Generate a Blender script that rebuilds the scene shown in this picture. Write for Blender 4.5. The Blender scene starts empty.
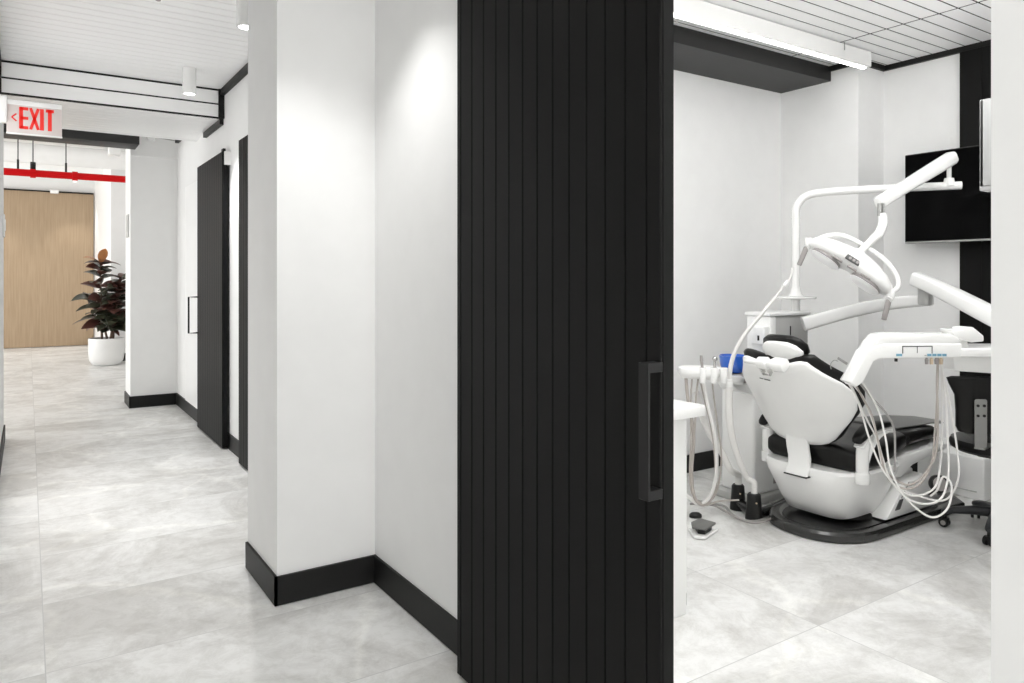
import bpy, bmesh, math, random
from mathutils import Vector, Matrix
random.seed(4)
S = bpy.context.scene
COL = S.collection
PI = math.pi
EYE = 1.35

# ------------------------------------------------------------------ measuring: image ray -> place at a chosen depth
FPX, UC, HZ = 731.0, 512.0, 278.0
YAW = math.atan((512 - 28) / FPX)
FW = Vector((math.sin(YAW), math.cos(YAW), 0)); RT = Vector((math.cos(YAW), -math.sin(YAW), 0)); UP = Vector((0, 0, 1))
def W(u, v, D):
    return Vector((0, 0, EYE)) + FW * D + RT * ((u - UC) * D / FPX) + UP * ((HZ - v) * D / FPX)
def C(r, u, d, D=3.3, u0=900, v0=350):
    return W(u0, v0, D) + RT * r + UP * u + FW * d

# ------------------------------------------------------------------ materials
MATS = {}
def mat(name, rgb, rough=.5, metal=0, emit=None, es=0, trans=0, bump=0, bscale=60, coat=0, var=0, vscale=8, alpha=None, spec=.5):
    m = bpy.data.materials.new(name); m.use_nodes = True
    nt = m.node_tree; b = nt.nodes['Principled BSDF']
    b.inputs['Base Color'].default_value = (*rgb, 1); b.inputs['Roughness'].default_value = rough
    b.inputs['Metallic'].default_value = metal; b.inputs['Specular IOR Level'].default_value = spec
    if emit: b.inputs['Emission Color'].default_value = (*emit, 1); b.inputs['Emission Strength'].default_value = es
    if trans: b.inputs['Transmission Weight'].default_value = trans; b.inputs['IOR'].default_value = 1.3
    if coat: b.inputs['Coat Weight'].default_value = coat; b.inputs['Coat Roughness'].default_value = .1
    tc = nt.nodes.new('ShaderNodeTexCoord'); n = nt.nodes.new('ShaderNodeTexNoise')
    nt.links.new(tc.outputs['Object'], n.inputs['Vector']); n.inputs['Scale'].default_value = vscale; n.inputs['Detail'].default_value = 4
    mx = nt.nodes.new('ShaderNodeMix'); mx.data_type = 'RGBA'
    k = var if var else .03
    mx.inputs[6].default_value = (*[c * (1 - k) for c in rgb], 1); mx.inputs[7].default_value = (*[min(1, c * (1 + k)) for c in rgb], 1)
    nt.links.new(n.outputs['Fac'], mx.inputs[0]); nt.links.new(mx.outputs[2], b.inputs['Base Color'])
    if bump:
        n2 = nt.nodes.new('ShaderNodeTexNoise'); n2.inputs['Scale'].default_value = bscale; n2.inputs['Detail'].default_value = 3
        bp = nt.nodes.new('ShaderNodeBump'); bp.inputs['Strength'].default_value = bump; bp.inputs['Distance'].default_value = .002
        nt.links.new(tc.outputs['Object'], n2.inputs['Vector']); nt.links.new(n2.outputs['Fac'], bp.inputs['Height']); nt.links.new(bp.outputs['Normal'], b.inputs['Normal'])
    MATS[name] = m
    return m
M_wall = mat('wall_paint', (.87, .87, .864), .55, bump=.08, bscale=200)
M_ceil = mat('ceiling_plank', (.95, .95, .945), .3, var=.04, vscale=1.2)
M_groove = mat('ceiling_groove', (.42, .42, .41), .6)
M_black = mat('black_trim', (.010, .010, .0095), .5, spec=.25)
M_door = mat('black_door', (.008, .008, .0077), .55, bump=.05, bscale=150, var=.1, spec=.12)
M_hand = mat('handle_metal', (.011, .011, .011), .5, 0, spec=.3)
M_beam = mat('black_beam', (.012, .012, .0115), .5, var=.35, vscale=3)
M_white = mat('white_plastic', (.93, .93, .92), .3, coat=.3)
M_whitem = mat('white_enamel', (.90, .90, .89), .25, coat=.4)
M_grey = mat('grey_metal_side', (.50, .50, .49), .45)
M_leather = mat('black_leather', (.006, .0057, .0054), .34, bump=.25, bscale=120, spec=.3)
M_greyleather = mat('grey_vinyl', (.13, .13, .125), .4)
M_basebl = mat('base_black', (.010, .010, .010), .25, coat=.1)
M_baserim = mat('base_rim', (.022, .022, .021), .22, coat=.25)
M_chrome = mat('chrome', (.62, .61, .6), .22, 1)
M_steel = mat('steel', (.42, .42, .41), .35, .9)
M_grip = mat('grip_grey', (.33, .31, .30), .4)
M_hose = mat('hose_taupe', (.44, .40, .37), .5)
M_hosew = mat('hose_white', (.80, .79, .77), .4)
M_hoseg = mat('hose_grey', (.35, .34, .33), .45)
M_blue = mat('blue_glass', (.03, .14, .62), .12, coat=.5)
M_bluebtn = mat('blue_label', (.16, .36, .48), .4)
M_tan = mat('tan_connector', (.62, .50, .36), .4)
M_dark = mat('dark_plastic', (.012, .012, .012), .4, spec=.35)
M_navy = mat('dark_stool_plastic', (.016, .017, .020), .4)
M_screen = mat('screen', (.0008, .0008, .0009), .2, spec=.06)
M_text = mat('grey_print', (.10, .10, .10), .5)
M_emit = mat('lamp_diffuser', (1, 1, 1), .4, emit=(1, .99, .97), es=13)
M_fill = mat('fill_diffuser', (1, 1, 1), .4, emit=(1, .995, .98), es=.2)  # faint glow for the added ceiling panels and ledge light
M_lens = mat('lamp_lens', (1, 1, 1), .3, emit=(1, .99, .96), es=.12)
M_signw = mat('sign_face', (.62, .56, .54), .3, emit=(.9, .75, .7), es=.10)
M_signr = mat('sign_red', (.72, .02, .012), .4, emit=(1, .03, .02), es=.18)
M_red = mat('red_pipe', (.60, .003, .005), .5, spec=.15)
M_pot = mat('white_pot', (.80, .80, .79), .35)
M_soil = mat('soil', (.03, .022, .016), .9)
M_leaf = mat('leaf_dark', (.045, .050, .030), .3, var=.6, vscale=9)
M_leafu = mat('leaf_wine', (.11, .045, .035), .35, var=.5, vscale=9)
M_leafo = mat('leaf_orange', (.42, .17, .05), .35, var=.4, vscale=20)
M_stem = mat('stem', (.12, .075, .05), .7)
M_acryl = mat('clear_acrylic', (.80, .80, .80), .15, trans=.45, coat=.5)
M_glove = mat('glove_box_card', (.66, .66, .66), .6)
M_cab = mat('cabinet_laminate', (.84, .84, .83), .35)

def wood_mat():
    m = bpy.data.materials.new('oak_veneer'); m.use_nodes = True; nt = m.node_tree; b = nt.nodes['Principled BSDF']; b.inputs['Roughness'].default_value = .5
    tc = nt.nodes.new('ShaderNodeTexCoord'); mp = nt.nodes.new('ShaderNodeMapping'); mp.inputs['Scale'].default_value = (26, 1, 1.1)
    n = nt.nodes.new('ShaderNodeTexNoise'); n.inputs['Scale'].default_value = 1.6; n.inputs['Detail'].default_value = 5
    cr = nt.nodes.new('ShaderNodeValToRGB'); cr.color_ramp.elements[0].color = (.35, .25, .155, 1); cr.color_ramp.elements[1].color = (.43, .32, .21, 1)
    cr.color_ramp.elements[0].position = .3; cr.color_ramp.elements[1].position = .7
    nt.links.new(tc.outputs['Object'], mp.inputs[0]); nt.links.new(mp.outputs[0], n.inputs[0]); nt.links.new(n.outputs['Fac'], cr.inputs[0]); nt.links.new(cr.outputs[0], b.inputs['Base Color'])
    return m
M_wood = wood_mat()

def floor_mat():
    m = bpy.data.materials.new('stone_tile'); m.use_nodes = True; nt = m.node_tree; N = nt.nodes; L = nt.links; b = N['Principled BSDF']
    tc = N.new('ShaderNodeTexCoord')
    mp = N.new('ShaderNodeMapping'); mp.inputs['Location'].default_value = (-.05, -.46, 0)
    L.new(tc.outputs['Object'], mp.inputs[0])
    br = N.new('ShaderNodeTexBrick'); br.offset = 0; br.inputs['Scale'].default_value = 1; br.inputs['Brick Width'].default_value = 1.255; br.inputs['Row Height'].default_value = .625
    br.inputs['Mortar Size'].default_value = .0022; br.inputs['Mortar Smooth'].default_value = .3
    br.inputs['Color1'].default_value = (0, 0, 0, 1); br.inputs['Color2'].default_value = (1, 1, 1, 1); br.inputs['Mortar'].default_value = (.5, .5, .5, 1)
    L.new(mp.outputs[0], br.inputs['Vector'])
    # each tile shifts the stone pattern
    ad = N.new('ShaderNodeVectorMath'); ad.operation = 'MULTIPLY_ADD'; ad.inputs[1].default_value = (7.3, 5.1, 3.7)
    L.new(br.outputs['Color'], ad.inputs[0]); L.new(tc.outputs['Object'], ad.inputs[2])
    n1 = N.new('ShaderNodeTexNoise'); n1.inputs['Scale'].default_value = 1.1; n1.inputs['Detail'].default_value = 9; n1.inputs['Roughness'].default_value = .72; n1.inputs['Distortion'].default_value = .9
    n2 = N.new('ShaderNodeTexNoise'); n2.inputs['Scale'].default_value = 9; n2.inputs['Detail'].default_value = 10; n2.inputs['Roughness'].default_value = .8; n2.inputs['Distortion'].default_value = .4
    vo = N.new('ShaderNodeTexVoronoi'); vo.feature = 'DISTANCE_TO_EDGE'; vo.inputs['Scale'].default_value = .9
    nd = N.new('ShaderNodeTexNoise'); nd.inputs['Scale'].default_value = 2.5; nd.inputs['Detail'].default_value = 6
    vm = N.new('ShaderNodeVectorMath'); vm.operation = 'MULTIPLY_ADD'; vm.inputs[1].default_value = (.5, .5, .5)
    L.new(ad.outputs[0], nd.inputs['Vector']); L.new(nd.outputs['Color'], vm.inputs[0]); L.new(ad.outputs[0], vm.inputs[2]); L.new(vm.outputs[0], vo.inputs['Vector'])
    for n in (n1, n2): L.new(ad.outputs[0], n.inputs['Vector'])
    c1 = N.new('ShaderNodeValToRGB'); e = c1.color_ramp.elements
    e[0].position = .40; e[0].color = (.64, .633, .615, 1); e[1].position = .54; e[1].color = (.83, .83, .82, 1)
    L.new(n1.outputs['Fac'], c1.inputs[0])
    c2 = N.new('ShaderNodeValToRGB'); e = c2.color_ramp.elements; e[0].position = .36; e[0].color = (.82, .815, .80, 1); e[1].position = .56; e[1].color = (1, 1, 1, 1)
    L.new(n2.outputs['Fac'], c2.inputs[0])
    c3 = N.new('ShaderNodeValToRGB'); e = c3.color_ramp.elements; e[0].position = 0; e[0].color = (1.12, 1.12, 1.11, 1); e[1].position = .035; e[1].color = (1, 1, 1, 1)
    L.new(vo.outputs['Distance'], c3.inputs[0])
    m1 = N.new('ShaderNodeMix'); m1.data_type = 'RGBA'; m1.blend_type = 'MULTIPLY'; m1.inputs[0].default_value = 1; L.new(c1.outputs[0], m1.inputs[6]); L.new(c2.outputs[0], m1.inputs[7])
    m2 = N.new('ShaderNodeMix'); m2.data_type = 'RGBA'; m2.blend_type = 'MULTIPLY'; m2.inputs[0].default_value = 1; L.new(m1.outputs[2], m2.inputs[6]); L.new(c3.outputs[0], m2.inputs[7])
    m3 = N.new('ShaderNodeMix'); m3.data_type = 'RGBA'; L.new(br.outputs['Fac'], m3.inputs[0]); L.new(m2.outputs[2], m3.inputs[6]); m3.inputs[7].default_value = (.55, .55, .54, 1)
    L.new(m3.outputs[2], b.inputs['Base Color'])
    mr = N.new('ShaderNodeMapRange'); mr.inputs[3].default_value = .28; mr.inputs[4].default_value = .48; L.new(n2.outputs['Fac'], mr.inputs[0]); L.new(mr.outputs[0], b.inputs['Roughness'])
    bp = N.new('ShaderNodeBump'); bp.inputs['Strength'].default_value = .15; bp.inputs['Distance'].default_value = .003; L.new(n2.outputs['Fac'], bp.inputs['Height']); L.new(bp.outputs[0], b.inputs['Normal'])
    return m
M_floor = floor_mat()

# ------------------------------------------------------------------ shape helpers
def V(*a): return Vector(a)
def box(bm, x0, x1, y0, y1, z0, z1, bev=0, seg=2, mi=0):
    r = bmesh.ops.create_cube(bm, size=1)
    vs = r['verts']
    for v in vs: v.co = V(x0 + (v.co.x + .5) * (x1 - x0), y0 + (v.co.y + .5) * (y1 - y0), z0 + (v.co.z + .5) * (z1 - z0))
    fs = list({f for v in vs for f in v.link_faces})
    for f in fs: f.material_index = mi
    if bev:
        es = list({e for v in vs for e in v.link_edges})
        bmesh.ops.bevel(bm, geom=es, offset=bev, segments=seg, profile=.5, affect='EDGES')
def obox(bm, c, ax, ay, az, sx, sy, sz, bev=0, seg=2):
    """box centred at c with axes ax, ay, az and full sizes"""
    t = bmesh.new(); box(t, -sx/2, sx/2, -sy/2, sy/2, -sz/2, sz/2, bev, seg)
    m = Matrix((ax.normalized(), ay.normalized(), az.normalized())).transposed().to_4x4(); m.translation = c
    t.transform(m); add(bm, t)
def add(bm, t):
    me = bpy.data.meshes.new('tmp'); t.to_mesh(me); t.free(); bm.from_mesh(me); bpy.data.meshes.remove(me)
def spline(pts, n=8, closed=False):
    P = [Vector(p) for p in pts]; out = []; N = len(P)
    rng = N if closed else N - 1
    for i in range(rng):
        if closed: a, b, c, d = P[(i-1) % N], P[i], P[(i+1) % N], P[(i+2) % N]
        else: a, b, c, d = P[max(i-1, 0)], P[i], P[i+1], P[min(i+2, N-1)]
        for k in range(n):
            t = k / n
            out.append(.5 * ((2*b) + (c-a)*t + (2*a-5*b+4*c-d)*t*t + (3*b-a-3*c+d)*t**3))
    if not closed: out.append(P[-1])
    return out
def loft(bm, rings, closed_ends=True, mi=0, loop=False):
    R = [[bm.verts.new(p) for p in r] for r in rings]; n = len(R[0])
    cnt = len(R) if loop else len(R) - 1
    for i in range(cnt):
        a, b = R[i], R[(i+1) % len(R)]
        for j in range(n):
            f = bm.faces.new((a[j], a[(j+1) % n], b[(j+1) % n], b[j])); f.material_index = mi
    if closed_ends and not loop:
        bm.faces.new(R[0][::-1]).material_index = mi; bm.faces.new(R[-1]).material_index = mi
def frame_ring(p, t, prev, r, seg, sec=None):
    t = t.normalized()
    if prev is None:
        prev = V(0, 0, 1) if abs(t.z) < .9 else V(1, 0, 0)
    n = (prev - t * prev.dot(t)).normalized(); b = t.cross(n)
    return n, [p + (n * (math.cos(2*PI*k/seg) * (sec[0] if sec else r)) + b * (math.sin(2*PI*k/seg) * (sec[1] if sec else r))) for k in range(seg)]
def tube(bm, pts, r, seg=10, n=8, closed=False, smooth=True, mi=0, sec=None):
    P = spline(pts, n, closed) if (smooth and len(pts) > 2) else [Vector(p) for p in pts]
    rings = []; prev = None; N = len(P)
    rr = r if isinstance(r, (list, tuple)) else None
    for i, p in enumerate(P):
        t = (P[(i+1) % N] - P[i-1]) if closed else (P[min(i+1, N-1)] - P[max(i-1, 0)])
        if rr:
            x = i / (N - 1) * (len(rr) - 1); k = min(int(x), len(rr) - 2); rad = rr[k] + (rr[k+1] - rr[k]) * (x - k)
        else: rad = r
        prev, ring = frame_ring(p, t, prev, rad, seg, sec)
        rings.append(ring)
    loft(bm, rings, mi=mi, loop=closed)
def cyl(bm, a, b, r, seg=20, r2=None, bev=0):
    a, b = Vector(a), Vector(b); r2 = r if r2 is None else r2
    if bev:
        d = (b - a).normalized()
        tube(bm, [a, a + d*bev*.3, a + d*bev, b - d*bev, b - d*bev*.3, b], 0, seg) if False else None
        pts = [a, a + d*bev*.3, a + d*bev, b - d*bev, b - d*bev*.3, b]; rs = [r-bev, r-bev*.3, r, r2, r2-bev*.3, r2-bev]
    else: pts = [a, b]; rs = [r, r2]
    prev = None; rings = []
    for p, q in zip(pts, rs):
        prev, ring = frame_ring(p, b - a, prev, q, seg); rings.append(ring)
    loft(bm, rings)
def lathe(bm, c, prof, seg=32, axis=None):
    """prof: (radius, height)"""
    rings = []; c = Vector(c)
    for r, z in prof: rings.append([c + V(max(r, 1e-4)*math.cos(2*PI*k/seg), max(r, 1e-4)*math.sin(2*PI*k/seg), z) for k in range(seg)])
    loft(bm, rings)
def prism(bm, pts, ext, bev=0, seg=2):
    """outline pts (world) extruded by vector ext"""
    t = bmesh.new(); ext = Vector(ext)
    a = [t.verts.new(p) for p in pts]; b = [t.verts.new(Vector(p) + ext) for p in pts]; n = len(a)
    t.faces.new(a); t.faces.new(b[::-1])
    for i in range(n): t.faces.new((a[i], b[i], b[(i+1) % n], a[(i+1) % n]))
    bmesh.ops.recalc_face_normals(t, faces=t.faces)
    if bev:
        es = [e for e in t.edges if len(e.link_faces) == 2 and e.calc_face_angle(0) > .5]
        bmesh.ops.bevel(t, geom=es, offset=bev, segments=seg, profile=.5, affect='EDGES')
    add(bm, t)
def sup(a, b, n=2.5, N=28):
    o = []
    for k in range(N):
        t = 2*PI*k/N; c, s = math.cos(t), math.sin(t)
        o.append((a * math.copysign(abs(c)**(2/n), c), b * math.copysign(abs(s)**(2/n), s)))
    return o
def rail(pts, w):
    return pts

OFF = {}
def link(name, bm, m, parent=None, ang=40, shade=True):
    off = Vector((0, 0, 0))
    if parent is not None: off = OFF[parent.name]
    bmesh.ops.recalc_face_normals(bm, faces=bm.faces)
    if parent is not None: bm.transform(Matrix.Translation(-off))
    me = bpy.data.meshes.new(name); bm.to_mesh(me); bm.free()
    for mm in (m if isinstance(m, (list, tuple)) else [m]): me.materials.append(mm)
    if shade:
        me.polygons.foreach_set('use_smooth', [True]*len(me.polygons)); me.set_sharp_from_angle(angle=math.radians(ang))
    o = bpy.data.objects.new(name, me); COL.objects.link(o)
    if parent is not None: o.parent = parent
    OFF[o.name] = off.copy()
    return o
def tag(o, label=None, cat=None, group=None, kind=None):
    if label: o['label'] = label
    if cat: o['category'] = cat
    if group: o['group'] = group
    if kind: o['kind'] = kind
    return o
def thing(name, label, cat, loc, group=None):
    o = bpy.data.objects.new(name, None); COL.objects.link(o); o.location = loc; o.empty_display_size = .1
    OFF[o.name] = Vector(loc); return tag(o, label, cat, group)
def struct(name, bm, m, label, cat, parent=None, ang=40):
    o = link(name, bm, m, parent, ang)
    if parent is None: tag(o, label, cat, kind='structure')
    return o
def B(*boxes, bev=0):
    bm = bmesh.new()
    for b in boxes: box(bm, *b, bev)
    return bm

# ================================================================== SETTING
bm = bmesh.new(); box(bm, -6.2, 6.2, -3.2, 17.4, -.1, 0)
struct('floor', bm, M_floor, 'pale grey stone tile floor', 'floor')
CZ = 2.88
# walls
struct('wall_left', B((-.27, -.17, -3, 7.45, 0, CZ)), M_wall, 'white corridor wall along the left picture edge', 'wall')
struct('wall_right', B((1.287, 1.387, 1.42, 3.05, 0, CZ), (1.287, 1.387, .5, 1.42, 2.36, CZ)), M_wall, 'white corridor wall left of the big black sliding door', 'wall')
struct('wall_pier', B((1.287, 1.387, -3, .553, 0, CZ)), M_wall, 'white wall end at the right picture edge', 'wall')
struct('wall_corner', B((.855, 1.387, 3.045, 3.52, 0, CZ)), M_wall, 'white projecting corner of the corridor wall lit by a round downlight glow', 'wall')
struct('wall_corridor', B((1.33, 1.387, 3.52, 8.5, 0, CZ)), M_wall, 'white corridor wall behind the two far black doors', 'wall')
struct('wall_pillar', B((.885, 1.5, 8.5, 8.95, 0, 3.4)), M_wall, 'white pillar at the end of the corridor', 'wall')
struct('wall_end', B((-6, 2.6, 17.0, 17.2, 0, 3.5), ), M_wall, 'white end wall around the oak panel', 'wall')
struct('wall_lobby_right', B((1.12, 2.6, 13.45, 17.0, 0, 3.5)), M_wall, 'white wall behind the potted plant', 'wall')
struct('wall_lobby_side', B((2.5, 2.6, 8.95, 13.45, 0, 3.5), (1.5, 2.6, 8.85, 8.95, 0, 3.5)), M_wall, 'white lobby side wall hidden by the pillar', 'wall')
struct('wall_lobby_left', B((-6.1, -6, 7.35, 17.2, 0, 3.5), (-6, -.27, 7.35, 7.45, 0, 3.5)), M_wall, 'white lobby wall out of sight on the left', 'wall')
struct('wall_room_left', B((1.387, 5.3, 3.56, 3.66, 0, CZ)), M_wall, 'white left wall of the treatment room', 'wall')
struct('wall_room_step', B((4.85, 5.3, 2.93, 3.56, 0, CZ)), M_wall, 'white boxed corner in the treatment room', 'wall')
struct('wall_room_back', B((5.17, 5.3, .2, 2.93, 0, CZ)), M_wall, 'white back wall of the treatment room', 'wall')
struct('wall_room_right', B((1.387, 5.3, .2, .3, 0, CZ), (2.42, 5.17, .3, 1.0, 0, CZ)), M_wall, 'white right wall of the treatment room', 'wall')
struct('wall_rear', B((-.27, 1.387, -3.1, -3, 0, CZ)), M_wall, 'white wall closing the corridor behind the viewer', 'wall')

# baseboards
BH = .122
bb = bmesh.new()
box(bb, 1.275, 1.287, 2.23, 3.045, .004, BH)
box(bb, .843, 1.275, 3.033, 3.045, .004, BH)
box(bb, .843, .855, 3.033, 3.52, .004, BH)
struct('baseboard_right', bb, M_black, 'black baseboard around the projecting corridor corner', 'baseboard')
bb = bmesh.new()
box(bb, 1.318, 1.33, 3.52, 8.488, 0, BH); box(bb, .873, 1.33, 8.488, 8.5, 0, BH); box(bb, .873, .885, 8.488, 8.95, 0, BH)
struct('baseboard_corridor', bb, M_black, 'black baseboard at the far doors and pillar', 'baseboard')
struct('baseboard_left', B((-.17, -.158, -3, 7.45, 0, BH)), M_black, 'black baseboard on the left corridor wall', 'baseboard')
bb = bmesh.new(); box(bb, 1.108, 1.12, 13.438, 17, 0, BH); box(bb, 1.108, 2.5, 13.438, 13.45, 0, BH)
struct('baseboard_lobby', bb, M_black, 'black baseboard behind the potted plant', 'baseboard')
bb = bmesh.new(); box(bb, 1.387, 4.85, 3.548, 3.56, 0, BH); box(bb, 4.838, 4.85, 2.918, 3.56, 0, BH); box(bb, 4.85, 5.17, 2.918, 2.93, 0, BH); box(bb, 5.158, 5.17, 1.0, 2.93, 0, BH)
struct('baseboard_room', bb, M_black, 'black baseboard of the treatment room', 'baseboard')

# ceiling: corridor planks (running across), shallow grey grooves
def planks(name, x0, x1, y0, y1, z, pitch, gap, mback, label, xs=None, up=.012):
    bm = bmesh.new()
    y = y0; xs = xs or [(x0, x1)]
    while y < y1 - .01:
        ye = min(y + pitch - gap, y1)
        for a, b in xs: box(bm, a, b, y, ye, z, z + up)
        y += pitch
    n = len(bm.faces)
    box(bm, x0, x1, y0, y1, z + up, z + up + .05, mi=1)
    return struct(name, bm, [M_ceil, mback], label, 'ceiling')
planks('ceiling', -.17, 1.33, -3, 6.25, CZ, .104, .006, M_groove, 'white plank ceiling of the corridor')
planks('ceiling_lowered', -.17, 1.33, 6.27, 7.35, 2.645, .104, .005, M_groove, 'white plank underside of the lowered ceiling beam')
struct('ceiling_beam_top', B((-.17, 1.33, 6.29, 7.35, 2.71, 2.94), (-.17, 1.33, 7.35, 7.45, 2.645, 3.4)), M_wall, 'white body of the lowered ceiling beam', 'ceiling')
planks('ceiling_room', 1.387, 5.17, .3, 3.56, CZ, .104, .013, M_black, 'white plank ceiling with black gaps in the treatment room', xs=[(1.387, 4.392), (4.412, 5.17)], up=.003)
bm = B((-6, 2.6, 7.45, 17.2, 3.4, 3.5))
struct('ceiling_lobby', bm, M_wall, 'white painted open ceiling of the lobby', 'ceiling')

# fascia of the lowered ceiling : two boards, three black joints, black edge trims
bm = bmesh.new(); box(bm, -.17, 1.29, 6.25, 6.27, 2.765, 2.865); box(bm, -.17, 1.29, 6.25, 6.27, 2.655, 2.752)
struct('trim_1', bm, M_ceil, 'two white boards on the ceiling step face', 'trim')
bm = bmesh.new()
box(bm, -.17, 1.33, 6.256, 6.285, 2.645, 2.895)
box(bm, 1.285, 1.33, 6.235, 6.26, 2.645, CZ); box(bm, -.17, -.155, 6.235, 6.26, 2.645, CZ)
struct('trim_2', bm, M_black, 'black joints and edges of the ceiling step', 'trim')
bm = bmesh.new(); box(bm, 1.30, 1.33, 3.52, 6.25, CZ - .05, CZ); box(bm, 1.30, 1.33, 6.27, 6.95, 2.60, 2.645)
box(bm, -.17, -.155, -3, 6.25, CZ - .05, CZ); box(bm, 1.262, 1.287, 1.0, 3.045, CZ - .05, CZ)
struct('trim_3', bm, M_black, 'black trim where corridor ceiling meets the walls', 'trim')
bm = bmesh.new()
box(bm, 5.145, 5.17, 1.0, 2.93, CZ - .035, CZ); box(bm, 4.85, 5.17, 2.905, 2.93, CZ - .035, CZ); box(bm, 4.825, 4.85, 2.905, 3.2, CZ - .035, CZ)
struct('trim_4', bm, M_black, 'black trim where treatment room ceiling meets the walls', 'trim')
# black soffit in the room
bm = bmesh.new(); box(bm, 1.387, 4.85, 3.14, 3.56, 2.775, CZ)
struct('trim_5', bm, M_beam, 'black boxed soffit along the left wall of the treatment room', 'trim')
# pillar header line and white panel beside far door
struct('trim_6', B((.885, 1.33, 8.488, 8.5, 2.62, 2.645)), M_wall, 'thin white ledge on the far pillar', 'trim')
struct('trim_7', B((1.318, 1.33, 7.2, 7.95, .125, 2.26)), M_ceil, 'glossy white wall panel beyond the far black door', 'trim')
# black panel strip on back wall
bm = bmesh.new()
box(bm, 5.145, 5.17, 1.0, 2.40, 0.0, CZ - .036)
for y in (2.30, 2.2, 2.1, 2.0, 1.9): box(bm, 5.139, 5.146, y - .035, y + .035, 0, CZ - .04)
struct('wall_black_panel', bm, M_door, 'black slatted wall panel behind the television', 'wall')

# ================================================================== DOORS
def barn_door(name, label, y0, y1, x0, z0, z1, pitch, handle=None, side=1):
    d = thing(name, label, 'door', ((x0+.02), (y0+y1)/2, z0))
    tag(d, kind='structure')
    bm = bmesh.new()
    box(bm, x0 + .009, x0 + .042, y0, y1, z0, z1)
    y = y0; first = True
    while y < y1 - .004:
        w = pitch if not first else .047
        first = False
        box(bm, x0, x0 + .010, y + .0016, min(y + w - .0016, y1), z0, z1, .0022, 1)
        y += w
    link('slatted_panel', bm, M_door, d, 30)
    if handle:
        hy0, hy1, hz0, hz1 = handle
        bm = bmesh.new()
        box(bm, x0 - .045, x0 - .038, hy0, hy1, hz0, hz1, .001, 1)
        box(bm, x0 - .040, x0 + .002, hy0, hy1, hz1 - .022, hz1, .001, 1)
        box(bm, x0 - .040, x0 + .002, hy0, hy1, hz0, hz0 + .022, .001, 1)
        link('handle', bm, M_hand, d)
    # floor guide / top roller
    bm = bmesh.new(); box(bm, x0 + .012, x0 + .035, y0 + .03, y0 + .09, z1, z1 + .03, .003)
    link('roller', bm, M_black, d)
    return d
barn_door('door_1', 'large black slatted sliding door in the foreground with a flat pull handle', 1.21, 2.165, 1.21, .012, 2.292, .0735, (1.204, 1.236, .845, 1.157))
d2 = barn_door('door_2', 'black slatted sliding door farthest down the corridor, with a slim open handle', 6.04, 7.05, 1.27, .012, 2.345, .0735, None)
bm = bmesh.new(); tube(bm, [V(1.27, 7.0, 1.18), V(1.19, 7.0, 1.18), V(1.19, 7.0, .86), V(1.27, 7.0, .86)], .008, 8, smooth=False)
link('handle', bm, M_black, d2)
bm = bmesh.new(); box(bm, 1.285, 1.33, 6.02, 6.04, 2.24, 2.345)
link('track_bracket', bm, M_white, d2)
barn_door('door_3', 'narrowly seen black slatted door peeking out behind the white corner', 4.5, 5.50, 1.27, .012, 2.345, .0735, None)

# oak panel at the end
op = thing('oak_sliding_panel', 'wide light oak panel closing the end of the lobby', 'panel', (0, 16.95, 0))
link('veneer_panel', B((-2.2, 1.10, 16.93, 16.98, .01, 3.03)), M_wood, op)
link('track', B((-2.3, 1.10, 16.90, 16.99, 3.03, 3.055)), M_black, op)
bm = bmesh.new(); box(bm, .36, .5, 16.80, 16.899, 3.0, 3.07, .01)
tag(link('motion_sensor', bm, M_white), 'tiny white sensor above the oak panel', 'sensor')

# ================================================================== CORRIDOR FITTINGS
def downlight(x, y, label, z=CZ, r=.047, h=.19, cone=84, power=31, blend=.6):
    t = thing('ceiling_downlight', label, 'ceiling light', (x, y, z), 'cylinder downlights')
    bm = bmesh.new()
    lathe(bm, (x, y, z - h), [(r-.012, .02), (r-.009, .0), (r-.002, 0), (r, .003), (r, h-.001)], 28); link('housing', bm, M_whitem, t)
    bm = bmesh.new(); cyl(bm, (x, y, z - h + .006), (x, y, z - h + .012), r - .011, 24); link('lens', bm, M_emit, t)
    ld = bpy.data.lights.new('downlight', 'SPOT'); ld.energy = power; ld.spot_size = math.radians(cone); ld.spot_blend = blend; ld.shadow_soft_size = .02; ld.color = (1, .992, .98)
    lo = bpy.data.objects.new('downlight_lamp', ld); COL.objects.link(lo); lo.location = (x, y, z - h - .01)
    return t
downlight(.90, 2.52, 'white cylinder ceiling light above the projecting white corner, beyond the top of the photo', cone=100, power=38, blend=.85)
downlight(.973, 4.05, 'white cylinder ceiling light half hidden by the white corner', power=82)
downlight(.98, 5.74, 'white cylinder ceiling light in front of the black-edged ceiling step', power=78)
downlight(.40, 1.0, 'white cylinder ceiling light near the viewer, beyond the top of the photo', power=2)
downlight(-.55, 16.35, 'small white ceiling light washing the left of the oak panel', z=3.4, cone=75, power=36, blend=.5)
downlight(.75, 16.4, 'small white ceiling light washing the right of the oak panel', z=3.4, cone=75, power=36, blend=.5)

bm = bmesh.new(); lathe(bm, (.585, 4.34, CZ - .035), [(0, 0), (.012, 0), (.014, .01), (.006, .012), (.006, .024), (.03, .027), (.03, .035)], 20)
tag(link('sprinkler', bm, M_steel), 'small steel sprinkler in the corridor plank ceiling', 'sprinkler')

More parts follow.
